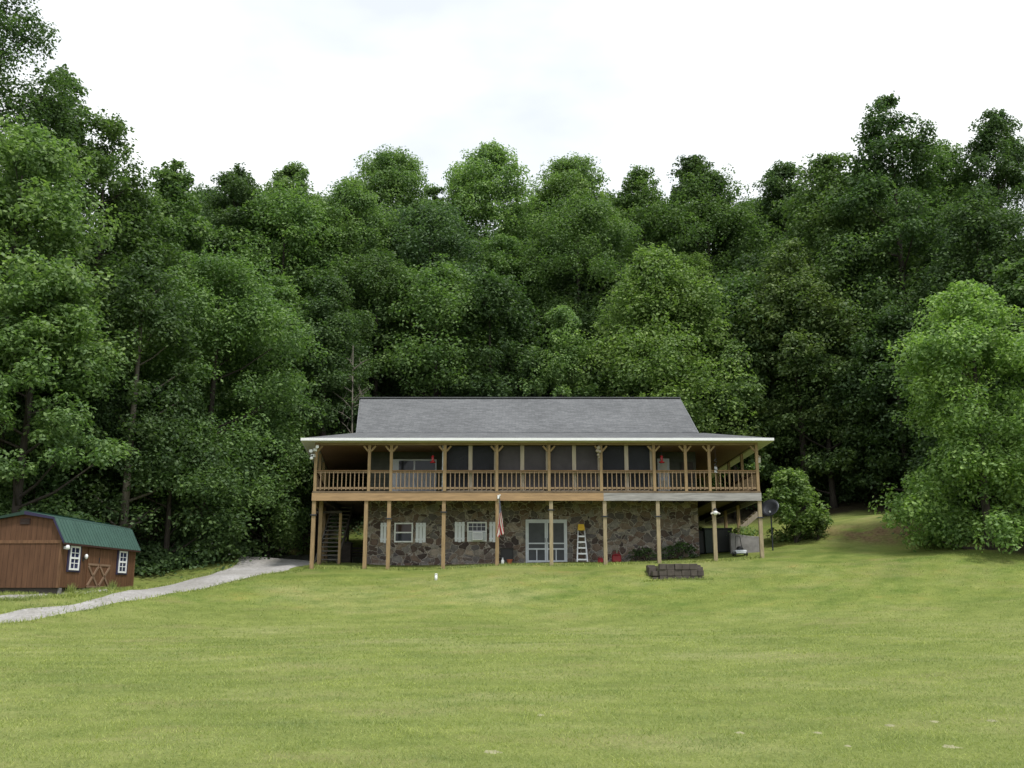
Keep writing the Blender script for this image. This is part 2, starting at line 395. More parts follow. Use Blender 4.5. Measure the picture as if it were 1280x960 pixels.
# small unevenness of the turf
GZ = GZ + np.where(np.abs(GX) < 60, .03*fbm(GX, GY, 5.0, 3)+.05*fbm(GX, GY, 11, 4), 0)*np.clip((GY+5)/10, 0, 1)
nx, ny = len(xs), len(ys)
idx = np.arange(nx*ny).reshape(ny, nx)
quads = np.stack([idx[:-1, :-1], idx[:-1, 1:], idx[1:, 1:], idx[1:, :-1]], -1).reshape(-1, 4)
def fast_mesh(name, verts, faces, mat, parent=None, smooth=False):
    me = bpy.data.meshes.new(name); k = faces.shape[1]
    me.vertices.add(len(verts)); me.vertices.foreach_set('co', np.ascontiguousarray(verts, np.float32).ravel())
    me.loops.add(faces.size); me.loops.foreach_set('vertex_index', np.ascontiguousarray(faces, np.int32).ravel())
    me.polygons.add(len(faces)); me.polygons.foreach_set('loop_start', np.arange(0, faces.size, k, dtype=np.int32))
    me.polygons.foreach_set('loop_total', np.full(len(faces), k, np.int32))
    if smooth: me.polygons.foreach_set('use_smooth', np.ones(len(faces), bool))
    me.materials.append(mat); me.update(calc_edges=True)
    return link(bpy.data.objects.new(name, me), parent)

# wood-floor mask: 1 in the wood, 0 on the lawn (leaf litter really lies there)
def woodmask(x, y):
    left = np.interp(y, [-30, 20, 33, 36, 43.8, 46.5, 50, 56, 60, 62], [-30, -26, -22, -19.6, -19.3, -16.3, -14.6, -14.5, -13, -60])
    right = np.interp(y, [-30, 20, 38, 42, 46, 49, 54, 57, 60], [34, 29, 25.5, 23.5, 20.9, 21.5, 21.6, 20.6, 15])
    m = np.maximum(np.clip((left-x)/1.6+.5, 0, 1), np.clip((x-right)/1.6+.5, 0, 1))
    back = np.interp(x, [-15, -9, 0, 12, 18], [57, 63, 62.5, 60, 58])
    return np.maximum(m, np.clip((y-back)/2+.5, 0, 1))
def groundmat():
    m, nt, b = newmat('lawn and wood floor')
    L = nt.links.new
    a = N(nt, 'ShaderNodeAttribute', attribute_name='wood')
    n1 = noise(nt, .22, 4, .6, mapscale=(.8, 1.1, 1)); r1 = ramp(nt, [(.28, (.136, .178, .047)), (.5, (.184, .224, .064)), (.72, (.250, .268, .114))]); L(n1.outputs['Fac'], r1.inputs[0])
    n2 = noise(nt, 1.5, 6, .72, mapscale=(.8, 1.2, 1)); r2 = ramp(nt, [(.3, (.78, .81, .76)), (.7, (1.22, 1.17, 1.2))]); L(n2.outputs['Fac'], r2.inputs[0])
    n3 = noise(nt, 22, 4, .75); r3 = ramp(nt, [(.3, (.66, .68, .62)), (.7, (1.3, 1.27, 1.3))]); L(n3.outputs['Fac'], r3.inputs[0])
    c = mixc(nt, mixc(nt, r1.outputs[0], r2.outputs[0], 1.0, 'MULTIPLY'), r3.outputs[0], 1.0, 'MULTIPLY')
    n4 = noise(nt, .5, 5, .65, mapscale=(.7, 1.3, 1)); f4 = ramp(nt, [(.52, (0, 0, 0)), (.76, (.7, .7, .7))]); L(n4.outputs['Fac'], f4.inputs[0])
    c = mixc(nt, c, (.245, .23, .105), f4.outputs[0])
    # rougher turf on the slope: tawny and dark green tussocks
    ro = N(nt, 'ShaderNodeAttribute', attribute_name='rough')
    n8 = noise(nt, .85, 5, .68, mapscale=(.8, 1.1, 1)); r8 = ramp(nt, [(.30, (.58, .74, .55)), (.48, (.92, .96, .86)), (.60, (1.0, 1.0, .9)), (.74, (1.22, 1.0, .95))]); L(n8.outputs['Fac'], r8.inputs[0])
    c = mixc(nt, c, mixc(nt, c, r8.outputs[0], 1.0, 'MULTIPLY'), ro.outputs['Fac'])
    # faint curved mowing passes
    t = N(nt, 'ShaderNodeTexCoord'); mp = N(nt, 'ShaderNodeMapping'); mp.inputs['Location'].default_value = (12, -62, 0)
    L(t.outputs['Object'], mp.inputs[0])
    w = N(nt, 'ShaderNodeTexWave', wave_type='RINGS', rings_direction='Z'); w.inputs['Scale'].default_value = .22; w.inputs['Distortion'].default_value = 2.2
    w.inputs['Detail'].default_value = 2; w.inputs['Detail Scale'].default_value = .5
    L(mp.outputs[0], w.inputs['Vector'])
    rw = ramp(nt, [(0, (.96, .97, .95)), (1, (1.045, 1.03, 1.06))]); L(w.outputs['Fac'], rw.inputs[0])
    c = mixc(nt, c, rw.outputs[0], 1.0, 'MULTIPLY')
    # scuffed earth on the bank
    bk = N(nt, 'ShaderNodeAttribute', attribute_name='bank')
    n6 = noise(nt, 1.1, 5, .7); f6 = N(nt, 'ShaderNodeMath', operation='MULTIPLY'); r6 = ramp(nt, [(.34, (0, 0, 0)), (.54, (1, 1, 1))])
    L(n6.outputs['Fac'], r6.inputs[0]); L(r6.outputs[0], f6.inputs[0]); L(bk.outputs['Fac'], f6.inputs[1])
    n7 = noise(nt, 7, 4, .7); r7 = ramp(nt, [(.35, (.10, .062, .035)), (.7, (.24, .18, .095))]); L(n7.outputs['Fac'], r7.inputs[0])
    c = mixc(nt, c, r7.outputs[0], f6.outputs[0])
    n5 = noise(nt, 3, 5, .7); r5 = ramp(nt, [(.3, (.028, .024, .016)), (.55, (.06, .05, .03)), (.75, (.05, .065, .025))]); L(n5.outputs['Fac'], r5.inputs[0])
    c = mixc(nt, c, r5.outputs[0], a.outputs['Fac'])
    L(c, b.inputs['Base Color']); b.inputs['Roughness'].default_value = .95; b.inputs['Specular IOR Level'].default_value = .1
    nb = noise(nt, 14, 5, .8); bump(nt, b, nb.outputs['Fac'], .7, .05)
    return m
ground = fast_mesh('ground', np.stack([GX, GY, GZ], -1).reshape(-1, 3), quads, groundmat(), smooth=True)
tag(ground, 'mown green lawn sloping up to the house', 'lawn', kind='structure')
wm = np.clip(woodmask(GX + 1.2*fbm(GX, GY, 4, 8), GY + 1.2*fbm(GX, GY, 4, 9)), 0, 1)
at = ground.data.attributes.new('wood', 'FLOAT', 'POINT'); at.data.foreach_set('value', wm.ravel().astype(np.float32))
rgh = np.clip((GY-35.5+.05*GX+.8*fbm(GX, GY, 9, 5))/3, 0, 1)
at = ground.data.attributes.new('rough', 'FLOAT', 'POINT'); at.data.foreach_set('value', rgh.ravel().astype(np.float32))
bx, by = hit(1115, 667)
bq = (GY-by+.55*(GX-bx)); bank = 1.3*np.exp(-(((GX-bx)/2.4)**2 + (bq/1.15)**2))
bank = np.maximum(bank, .55*np.exp(-(((GX-bx+1.5)/3.2)**2 + ((bq-.8)/1.6)**2)))
at = ground.data.attributes.new('bank', 'FLOAT', 'POINT'); at.data.foreach_set('value', np.clip(bank*1.3, 0, 1).ravel().astype(np.float32))
def G(x, y):                                       # ground height including unevenness
    x = np.atleast_1d(np.asarray(x, float)); y = np.atleast_1d(np.asarray(y, float))
    return H(x, y) + (.03*fbm(x, y, 5.0, 3)+.05*fbm(x, y, 11, 4))*np.clip((y+5)/10, 0, 1)
def g1(x, y): return float(G(x, y)[0])

def gravelmat(name, lo, hi):
    m, nt, b = newmat(name)
    n1 = noise(nt, 9, 6, .8); r1 = ramp(nt, [(.3, lo), (.7, hi)]); nt.links.new(n1.outputs['Fac'], r1.inputs[0])
    n2 = noise(nt, .7, 4, .6); r2 = ramp(nt, [(.3, (.78, .77, .74)), (.7, (1.08, 1.08, 1.1))]); nt.links.new(n2.outputs['Fac'], r2.inputs[0])
    nt.links.new(mixc(nt, r1.outputs[0], r2.outputs[0], 1.0, 'MULTIPLY'), b.inputs['Base Color'])
    b.inputs['Roughness'].default_value = .95; b.inputs['Specular IOR Level'].default_value = .15
    v = noise(nt, 30, 3, .8); bump(nt, b, v.outputs['Fac'], .8, .03)
    return m
M['gravel'] = gravelmat('pale gravel', (.24, .235, .23), (.52, .51, .50))
def drape(name, secs, mat, label, cat, na=9, sub=10, lift=.03, jit=.07, seed=1):
    pts = [(np.array(hit(*a)), np.array(hit(*b))) for a, b in secs]
    rows = []
    def cr(p, t):                                  # catmull-rom along the way
        i = min(int(t), len(p)-2); f = t-i
        a, b, c, d = p[max(i-1, 0)], p[i], p[i+1], p[min(i+2, len(p)-1)]
        return .5*((2*b)+(c-a)*f+(2*a-5*b+4*c-d)*f*f+(3*b-a-3*c+d)*f**3)
    rng = np.random.default_rng(seed)
    for t in np.linspace(0, len(pts)-1.001, (len(pts)-1)*sub):
        a, b = cr([p[0] for p in pts], t), cr([p[1] for p in pts], t)
        d = (b-a)/(np.linalg.norm(b-a)+1e-6); a = a+d*jit*2.2*float(fbm(a[0], a[1], 1.6, seed)); b = b+d*jit*2.2*float(fbm(b[0], b[1], 1.6, seed+1))
        rows.append([a+(b-a)*k/(na-1) for k in range(na)])
    V = np.array(rows); z = G(V[..., 0], V[..., 1])
    prof = np.full(na, lift); prof[0] = prof[-1] = -.02
    V3 = np.concatenate([V, (z+prof[None])[..., None]], -1); m_ = V3.shape[0]
    id_ = np.arange(m_*na).reshape(m_, na)
    q = np.stack([id_[:-1, :-1], id_[:-1, 1:], id_[1:, 1:], id_[1:, :-1]], -1).reshape(-1, 4)
    o = fast_mesh(name, V3.reshape(-1, 3), q, mat, smooth=True)
    return tag(o, label, cat, kind='structure'), V
drive, DV = drape('driveway', [((-120,782),(-120,802)),((-60,774),(-60,791)),((0,767),(0,781)),((60,759),(60,772)),((120,749.5),(122,761)),
   ((180,738),(186,749)),((230,727),(243,738)),((268,716.5),(292,727)),((294,704),(338,717)),((297,694),(362,714)),((338,692),(388,709)),
   ((390,691.5),(402,704)),((462,690),(464,699))], M['gravel'], 'pale gravel driveway curving up to the left end of the house', 'driveway')
strip, SV = drape('gravel_path', [((-60,746),(-60,756)),((-10,743.5),(-10,752)),((40,741.5),(40,748.5)),((90,740),(90,745)),((134,739),(134,741.5))],
   M['gravel'], 'narrow gravel strip along the foot of the shed', 'gravel', na=5, jit=.08, lift=.025, seed=4)

# ------------------------------------------------------------------ house
HX, HY = 1.1, 46.0
house = empty('stone_house', (HX, HY, g1(HX, HY)), 'long two storey house with grey roof, wraparound wooden porch and fieldstone lower wall', 'house')
ZD, ZB0, ZRAIL, ZC0, ZC1 = 6.51, 6.07, 7.48, 8.66, 8.84
YP = 46.0                                           # front line of posts
YW = 48.4                                           # front wall
XL, XR = -9.13, 11.40
WL, WR = -6.96, 9.0
SPL = .129                                          # left end is splayed
def xl(y, x0=XL): return x0 - SPL*(y-YP)
YB = 57.6; YE = 60.0
def walls(z0, z1, y0, mat, name):
    t = .25
    m = MB()
    m.prism([(WL, y0, z0), (WR, y0, z0), (WR, YB, z0), (xl(YB, WL+.31), YB, z0)], (0, 0, z1-z0))
    return m.build(name, mat, house)
walls(2.6, 6.40, YW, M['stone'], 'stone_wall')
walls(6.53, 9.35, YW+.06, M['siding'], 'upper_wall')
# deck
m = MB(); m.prism([(xl(YP)-.08, YP-.06, 6.435), (XR+.08, YP-.06, 6.435), (XR+.08, YE-.4, 6.435), (xl(YE-.4)-.08, YE-.4, 6.435)], (0, 0, .075)); m.build('deck_floor', M['deck'], house)
m = MB(); m.box(XL-.1, 4.22, YP-.05, YP+.0, ZB0, 6.432); ob = m.build('deck_beam', M['beam_tan'], house)
m = MB(); m.box(4.223, XR+.1, YP-.05, YP+.0, ZB0, 6.432); ob = m.build('deck_beam', M['beam_grey'], house); tag(ob, 'weathered grey beam')
m = MB(); m.box(XR+.05, XR+.1, YP+.003, YE-.45, ZB0, 6.432); ob = m.build('deck_beam', M['beam_grey'], house); tag(ob, 'weathered grey beam')
m = MB(); m.bar((XL-.075, YP+.003, 6.25), (xl(YE-.45)-.075, YE-.45, 6.25), .05, .36); m.build('deck_beam', M['beam_tan'], house)
for k in range(13):                                 # joists under the porch
    x = -9.0 + k*1.68
    m = MB(); m.box(x, x+.05, YP+.01, YW-.01 if WL < x < WR else YE-.5, 6.18, 6.432); m.build('joist', M['stain'], house)
# porch roof and main roof
EF, EB = 45.4, 60.4
ELf, ELb, ER = -9.68, xl(EB, -9.68+.08), 12.02
ZE, ZK, ZR, YK, YKB, YRG = 8.90, 9.58, 12.30, 48.0, 57.8, 53.0
kl, kr = -7.58, 9.22
kbl = kl - SPL*(YKB-YK)
rl, rr = -8.22, 9.10
def solid(name, quads_, th, mat, parent=None, label=None):
    m = MB()
    for q in quads_: m.prism(q, (0, 0, -th))
    return m.build(name, mat, parent)
# the two porch slopes flare out at the hips, as in the photograph
solid('porch_roof', [
   [(ELf, EF, ZE), (ER, EF, ZE), (kr+.12, YK-.1, ZK-.03), (kl, YK, ZK)],
   [(ER, EF, ZE), (ER, EB, ZE), (kr, YKB, ZK), (kr+.12, YK-.1, ZK-.03)],
   [(ELf, EF, ZE), (kl, YK, ZK), (kbl, YKB, ZK), (ELb, EB, ZE)],
   [(ELb, EB, ZE), (kbl, YKB, ZK), (kr, YKB, ZK), (ER, EB, ZE)]], .05, M['shingle'], house)
solid('main_roof', [
   [(kl-.02, YK+.02, ZK+.02), (kr-.14, YK+.02, ZK+.02), (rr, YRG, ZR), (rl, YRG, ZR)],
   [(kbl, YKB, ZK+.02), (rl, YRG, ZR), (rr, YRG, ZR), (kr-.14, YKB, ZK+.02)]], .10, M['shingle'], house)
m = MB(); m.bar((rl-.03, YRG, ZR+.02), (rr+.03, YRG, ZR+.02), .30, .05); m.build('ridge_cap', plain('ridge shingles', (.11, .115, .12), .95, .2, 4), house)
# gable triangles
m = MB()
m.prism([(kl+.45, YK+.5, ZK-.1), (rl+.45, YRG, ZR-.22), (kbl+.45, YKB-.5, ZK-.1)], (.1, 0, 0)); m.build('gable_wall', M['siding'], house)
m = MB()
m.prism([(kr-.6, YK+.5, ZK-.1), (rr-.45, YRG, ZR-.22), (kr-.6, YKB-.5, ZK-.1)], (.1, 0, 0)); m.build('gable_wall', M['siding'], house)
# white rake boards
for (a, b) in (((kl-.03, YK+.05, ZK-.02), (rl-.03, YRG, ZR-.05)), ((kr-.11, YK+.05, ZK-.02), (rr+.03, YRG, ZR-.05)), ((kbl-.03, YKB-.05, ZK-.02), (rl-.03, YRG, ZR-.05)), ((kr-.11, YKB-.05, ZK-.02), (rr+.03, YRG, ZR-.05))):
    m = MB(); m.bar(a, b, .03, .07); m.build('rake_board', M['steel'], house)
# gutter / fascia
m = MB(); m.box(ELf-.04, ER+.04, EF-.08, EF-.005, 8.775, 8.895); m.build('gutter', M['white'], house)
m = MB(); m.bar((ER+.035, EF+.0, 8.835), (ER+.035, EB, 8.835), .06, .12); m.build('gutter', M['white'], house)
m = MB(); m.bar((ELf-.035, EF+.0, 8.835), (ELb-.035, EB, 8.835), .06, .12); m.build('gutter', M['white'], house)
# ceiling and soffit
m = MB(); m.prism([(xl(YP)+.08, YP+.08, 8.70), (XR-.08, YP+.08, 8.70), (XR-.08, YE-.6, 8.70), (xl(YE-.6)+.08, YE-.6, 8.70)], (0, 0, .04)); m.build('porch_ceiling', M['ceiling'], house)
m = MB()
m.prism([(ELf, EF, 8.77), (ER, EF, 8.77), (XR+.06, YP-.07, 8.77), (xl(YP)-.06, YP-.07, 8.77)], (0, 0, .02))
m.prism([(ELf, EF, 8.771), (xl(YP)-.06, YP-.07, 8.771), (xl(YE)-.06, YE, 8.771), (ELb, EB, 8.771)], (0, 0, .02))
m.prism([(ER, EF, 8.771), (ER, EB, 8.771), (XR+.06, YE, 8.771), (XR+.06, YP-.07, 8.771)], (0, 0, .02))
m.build('soffit', M['soffit'], house)
m = MB(); m.box(XL-.05, XR+.05, YP-.06, YP+.06, ZC0, ZC1-.06); m.build('header_beam', M['rail_wood'], house)
m = MB(); m.box(XR-.06, XR+.05, YP+.063, YE-.6, ZC0, ZC1-.06); m.build('header_beam', M['stud'], house)
m = MB(); m.bar((XL, YP+.063, 8.72), (xl(YE-.6), YE-.6, 8.72), .11, .12); m.build('header_beam', M['stud'], house)

# posts
up_x = [XL+.02, -6.63, -5.61, -3.12, -.70, 1.72, 4.14, 6.60, 8.06, 9.16, XR-.02]
def post(x, y, zb, zt, w, mat, name):
    m = MB(); m.box(x-w/2, x+w/2, y-w/2, y+w/2, zb, zt); return m.build(name, mat, house)
for i, x in enumerate(up_x):
    w = .13 if i not in (3,) else .15
    p = post(x, YP, 6.512, ZC0-.002, w, M['post_wood'], 'porch_post')
    for s in (-1, 1):
        if (i == 0 and s < 0) or (i == 10 and s > 0): continue
        m = MB(); m.bar((x+s*w/2, YP, ZC0-.29), (x+s*.28, YP, ZC0-.04), .08, .08, (0, 1, 0))
        b = m.build('post_brace', M['post_wood'], p); b.location = (0, 0, 0)
for y in (49.0, 52.0, 55.0, 58.0):
    post(XR-.02, y, 6.512, ZC0-.002, .13, M['post_wood'], 'porch_post')
    post(xl(y)+.02, y, 6.512, ZC0-.002, .13, M['post_wood'], 'porch_post')
lo_x = [(XL-.0, YP, 0), (-6.72, YP, 0), (-5.66, YP, 0), (-3.14, YP, 0), (-.68, YP, 0), (1.80, YP, 1), (4.27, YP, 1), (6.72, YP, 1), (9.30, YP, 1), (XR+.02, YP, 1)]
for i, (x, y, g) in enumerate(lo_x):
    zb = g1(x, y+.1)-.15; w = .165
    p = post(x, y+.09, zb, ZB0-.002 if False else 6.43, w, M['post_grey'] if g else M['post_wood'], 'support_post')
    zl = [5.42, None, 5.25, 5.55, None, 5.65, 5.35, 5.35, None, 5.3][i]
    if zl:
        m = MB(); m.box(x-w/2-.02, x+w/2+.02, y-.015, y+.19, zl-.03, zl+.03); m.box(x-w/2-.07, x+w/2+.07, y-.045, y-.016, zl-.016, zl+.016)
        b = m.build('post_bracket', M['dark_metal'], p); b.location = (0, 0, 0)
for y in (50.0, 53.0, 56.0):
    post(XR-.1, y, g1(XR-.1, y)-.2, 6.43, .15, M['post_wood'], 'support_post')
    post(xl(y)+.1, y, g1(xl(y), y)-.2, 6.43, .15, M['post_wood'], 'support_post')
post(xl(48.0)+.30, 47.6, g1(-9, 48)-.2, 6.43, .17, M['post_wood'], 'support_post')

# railings: one per bay, every front baluster a sub-part
mbal = MB(); mbal.local = True; mbal.box(-.02, .02, -.02, .02, 0, .86)
bal_src = None; nbal = 0
for i in range(len(up_x)-1):
    a, b = up_x[i]+.065, up_x[i+1]-.065
    m = MB(); m.box(a, b, YP-.02, YP+.02, ZD+.10, ZD+.19); rl_ = m.build('railing', M['rail_wood'], house)
    m = MB(); m.box(a, b, YP-.02, YP+.02, ZRAIL-.13, ZRAIL-.04); t = m.build('sub_rail', M['rail_wood'], rl_); t.location = (0, 0, 0)
    m = MB(); m.box(a-.0, b+.0, YP-.07, YP+.07, ZRAIL-.038, ZRAIL); t = m.build('top_rail', M['top_rail'], rl_); t.location = (0, 0, 0)
    nb = max(2, int(round((b-a)/.2035))-1)
    for k in range(nb):
        x = a + (b-a)*(k+1)/(nb+1)
        if bal_src is None: bal_src = o = mbal.build('baluster', M['rail_wood'], rl_)
        else: o = bal_src.copy(); col.objects.link(o); o.parent = rl_
        o.location = (x, YP-.043, ZD+.045); nbal += 1
print('balusters', nbal)
def side_rail(p, q):
    m = MB(); d = np.array(q)-np.array(p); Ln = np.linalg.norm(d)
    for z, hh, w in ((ZD+.14, .09, .04), (ZRAIL-.085, .09, .04), (ZRAIL-.02, .04, .14)):
        m.bar((p[0], p[1], z), (q[0], q[1], z), w, hh)
    for k in range(1, int(Ln/.2)):
        c = np.array(p)+d*k/int(Ln/.2); m.box(c[0]-.02, c[0]+.02, c[1]-.02, c[1]+.02, ZD+.05, ZRAIL-.04)
    m.build('side_railing', M['rail_wood'], house)
for y0, y1 in ((46.07, 48.93), (49.07, 51.93), (52.07, 54.93), (55.07, 57.93)):
    side_rail((XR-.02, y0), (XR-.02, y1)); side_rail((xl(y0)+.02, y0), (xl(y1)+.02, y1))

# screened room between the middle posts
YS = YP+.22
SX = [-3.12, -.70, 1.72, 4.14, 6.60]
def box_part(name, x0, x1, y0, y1, z0, z1, mat, par=house):
    m = MB(); m.box(x0, x1, y0, y1, z0, z1); o = m.build(name, mat, par)
    if par is not house: o.location = (0, 0, 0)
    return o
for i in range(4):
    a, b = SX[i], SX[i+1]; mid = (a+b)/2-.03
    box_part('screen_stud', mid-.09, mid+.09, YS-.05, YS+.05, ZD+.002, ZC0+.03, M['stud'])
    if i > 0: box_part('screen_stud', a-.14, a-.02, YS-.05, YS+.05, ZD+.002, ZC0+.03, M['stud'])
    mt = M['screen_pale'] if i in (1, 2) else M['screen']
    for x0, x1 in ((a-.02 if i else a+.02, mid-.09), (mid+.09, b-.14)):
        box_part('screen_panel', x0+.002, x1-.002, YS-.004, YS+.004, ZD+.06, ZC0-.002, mt)
    box_part('screen_sill', a-.01, b-.15, YS-.047, YS+.047, ZD+.004, ZD+.058, M['stud'])
box_part('screen_stud', SX[0]-.14, SX[0]-.0, YS-.05, YS+.05, ZD+.002, ZC0+.03, M['grey_white'])
box_part('screen_stud', SX[4]-.16, SX[4]-.03, YS-.05, YS+.05, ZD+.002, ZC0+.03, M['stud'])
# side walls of the screened room
box_part('room_wall', SX[0]-.1, SX[0]-.02, YS+.06, YW+.05, ZD+.003, ZC0+.03, M['siding'])
box_part('room_wall', SX[4]-.12, SX[4]-.04, YS+.06, YW+.05, ZD+.003, ZC0+.03, M['siding'])

# sliding patio door, upper left
def px_x(px, Y, Z): return (px-640)/FPX*(Y*CP+(Z-EYE)*SP)
x0, x1 = px_x(490, YW, 7.6), px_x(545.5, YW, 7.6); zt = 8.33
pd = box_part('patio_door', x0, x1, YW-.02, YW+.05, ZD+.003, zt, M['grey_white'])
mid = (x0+x1)/2
for a, b in ((x0+.33, mid-.04), (mid+.04, x1-.08)):
    g = box_part('pane', a, b, YW-.035, YW-.02, ZD+.12, zt-.08, M['glass'], pd)
    c = box_part('painted_reflection', a+.01, b-.01, YW-.045, YW-.036, ZD+.14, 7.72, M['painted_reflection'], pd)  # pale sheet over the lower glass, standing in for its bluish reflection
box_part('door_rail', x0+.3, x1-.05, YW-.06, YW-.046, 7.69, 7.76, M['grey_white'], pd)
# white door, upper right
x0, x1 = px_x(822, YW, 7.6), px_x(837, YW, 7.6)
wd = box_part('white_door', x0, x1, YW-.03, YW+.05, ZD+.003, 8.36, M['grey_white'])
for z0, z1 in ((6.75, 7.3), (7.45, 8.2)): box_part('door_panel', x0+.12, x1-.12, YW-.042, YW-.031, z0, z1, M['soffit'], wd)
m = MB(); m.lathe((x0+.08, YW-.09, 7.45), [(.03, 0), (.035, .03), (.02, .06)], 10, 'y'); m.build('door_handle', M['steel'], wd).location = (0, 0, 0)
# dark window further right
box_part('upper_window', 8.25, 8.85, YW-.01, YW+.05, 7.2, 8.2, M['stain'])

# lower windows with shutters
def window(pxa, pxb, z0, z1, glassmat, muntin=False):
    x0, x1 = px_x(pxa, YW, 4.8), px_x(pxb, YW, 4.8); y = YW
    m = MB(); t = .065
    m.box(x0, x0+t, y-.06, y+.02, z0, z1); m.box(x1-t, x1, y-.06, y+.02, z0, z1)
    m.box(x0+t, x1-t, y-.06, y+.02, z0, z0+t); m.box(x0+t, x1-t, y-.06, y+.02, z1-t, z1)
    f = m.build('window', M['white'], house)
    zm = (z0+z1)/2 if not muntin else z0+(z1-z0)*.52
    box_part('sash_rail', x0+t, x1-t, y-.055, y+.01, zm-.03, zm+.03, M['white'], f)
    box_part('pane', x0+t, x1-t, y-.02, y-.008, z0+t, zm-.03, M['glass'], f)
    box_part('pane', x0+t, x1-t, y-.02, y-.008, zm+.03, z1-t, glassmat, f)
    if muntin:
        m = MB()
        for k in (1, 2, 3): xx = x0+t+(x1-x0-2*t)*k/4; m.box(xx-.01, xx+.01, y-.03, y-.021, zm+.03, z1-t)
        zz = (zm+z1)/2; m.box(x0+t, x1-t, y-.036, y-.031, zz-.01, zz+.01)
        m.build('muntin', M['white'], f).location = (0, 0, 0)
    return x0, x1
def zy(py, Y): return P(640, py, Y)[2]
zw0, zw1 = zy(678, YW), zy(653.5, YW)
window(493, 516.2, zw0, zw1, M['glass_blind'])
zv0, zv1 = zy(677, YW), zy(652.5, YW)
w2 = window(584, 608.5, zv0, zv1, M['glass'], True)
def shutter(pxa, pxb, z0, z1):
    x0, x1 = px_x(pxa, YW, 4.8), px_x(pxb, YW, 4.8); m = MB(); w = (x1-x0)/3
    for k in range(3):
        dz = .03 if k == 1 else 0
        m.box(x0+k*w+.012, x0+(k+1)*w-.012, YW-.05, YW-.02, z0-dz, z1)
    for zz in (z0+.14, z1-.14): m.box(x0, x1, YW-.066, YW-.051, zz-.04, zz+.04)
    m.build('shutter', M['shutter'], house)
shutter(475.5, 487, zw0, zw1); shutter(519.5, 532.5, zw0, zw1)
shutter(568.3, 581, zv0, zv1); shutter(611.5, 623.5, zv0, zv1)
# double screen door
x0, x1 = px_x(657, YW, 4.5), px_x(708.8, YW, 4.5); z0, z1 = g1(2, 48.3)-.05, zy(649.5, YW)
m = MB(); t = .07
m.box(x0, x0+t, YW-.08, YW+.02, z0, z1); m.box(x1-t, x1, YW-.08, YW+.02, z0, z1); m.box(x0+t, x1-t, YW-.08, YW+.02, z1-t, z1)
dd = m.build('door_frame', M['grey_white'], house)
mid = (x0+x1)/2
for a, b in ((x0+t+.004, mid-.004), (mid+.004, x1-t-.004)):
    m = MB(); s = .075; zt = z1-t-.006; zb = z0+.03
    m.box(a, a+s, YW-.075, YW-.035, zb, zt); m.box(b-s, b, YW-.075, YW-.035, zb, zt)
    for za, zc in ((zb, zb+.1), (zt-.09, zt), (zb+.60, zb+.67), (zb+.87, zb+.93)): m.box(a+s, b-s, YW-.075, YW-.035, za, zc)
    m.box((a+b)/2-.025, (a+b)/2+.025, YW-.075, YW-.035, zb+.1, zb+.60)
    d = m.build('screen_door', M['grey_white'], house)
    box_part('door_screen', a+s-.01, b-s+.01, YW-.034, YW-.028, zb, zt-.05, M['door_screen'], d)
    m = MB(); m.bar(((b-.05) if a < mid-.5 else (a+.05), YW-.10, zb+.95), ((b-.05) if a < mid-.5 else (a+.05), YW-.10, zb+1.15), .02, .02); m.build('door_handle', M['black'], d).location = (0, 0, 0)
# stone corner pier at the right end and concrete footing
box_part('footing', WL-.05, WR+.05, YW-.22, YW-.003, 2.5, g1(0, YW-.1)+.02, M['stone'])

# wooden stair under the left end
SXa, SXb = px_x(400, 49, 4.5), px_x(427, 49, 4.5)
zg = g1(SXa, 48.2)
m = MB()
for x in (SXa, SXb): m.bar((x, 48.0, zg-.05), (x, 52.3, 6.35), .06, .28)
st = m.build('stair', M['tread'], house)
for k in range(14):
    f = (k+.5)/14; y = 48.0+f*4.2; z = zg+f*(6.35-zg)+.05
    box_part('tread', SXa+.035, SXb-.035, y-.14, y+.14, z-.03, z+.03, M['tread'], st)
for x in (SXa-.14, SXb+.1): box_part('stair_post', x-.06, x+.06, 47.85, 47.97, zg-.1, zy(642, 48), M['post_wood'])
box_part('stair_header', SXa-.2, SXb+.16, 47.855, 47.965, zy(642, 48)+.002, zy(642, 48)+.11, M['stain'])
# rear stair seen through the right end
m = MB()
xa, xb = px_x(931, 55, 5.6), px_x(943, 55, 6.0)
for yy in (54.6, 55.5): m.bar((xa-.5, yy, 5.25), (xb+.25, yy, 6.3), .06, .24, (0, 0, 1))
for k in range(6): f = (k+.5)/6; m.box(xa-.5+f*(xb-xa+.75)-.13, xa-.5+f*(xb-xa+.75)+.13, 54.63, 55.47, 5.25+f*1.05+.06, 5.25+f*1.05+.1)
m.build('stair', M['stud'], house)

# flood lights on the left corner
fl = empty('flood_light', (XL-.12, YP-.1, 8.4), 'white twin flood light at the top of the left corner post', 'flood light')
m = MB(); m.cbox(XL-.02, YP-.10, 8.42, .16, .06, .12); m.build('mount', M['white'], fl)
for dx, dz in ((-.16, -.08), (.13, .12)):
    m = MB(); m.tube([(XL-.02, YP-.13, 8.42+dz*.3), (XL-.02+dx*.6, YP-.22, 8.42+dz*.7)], .02, 8); b_ = m.build('arm', M['white'], fl)
    m = MB(); m.lathe((XL-.02+dx, YP-.34, 8.42+dz), [(.075, 0), (.085, .03), (.05, .12), (.035, .17)], 14, 'y'); m.build('lamp_head', M['white'], fl)
cm = empty('security_camera', (XL-.1, YP-.1, 8.15), 'small white box camera on the left corner post under the flood light', 'camera')
m = MB(); m.bar((XL-.06, YP-.08, 8.16), (XL-.1, YP-.35, 8.12), .13, .13); m.build('housing', M['white'], cm)
m = MB(); m.lathe((XL-.1, YP-.365, 8.12), [(.045, 0), (.045, .012)], 12, 'y'); m.build('lens', M['black'], cm)
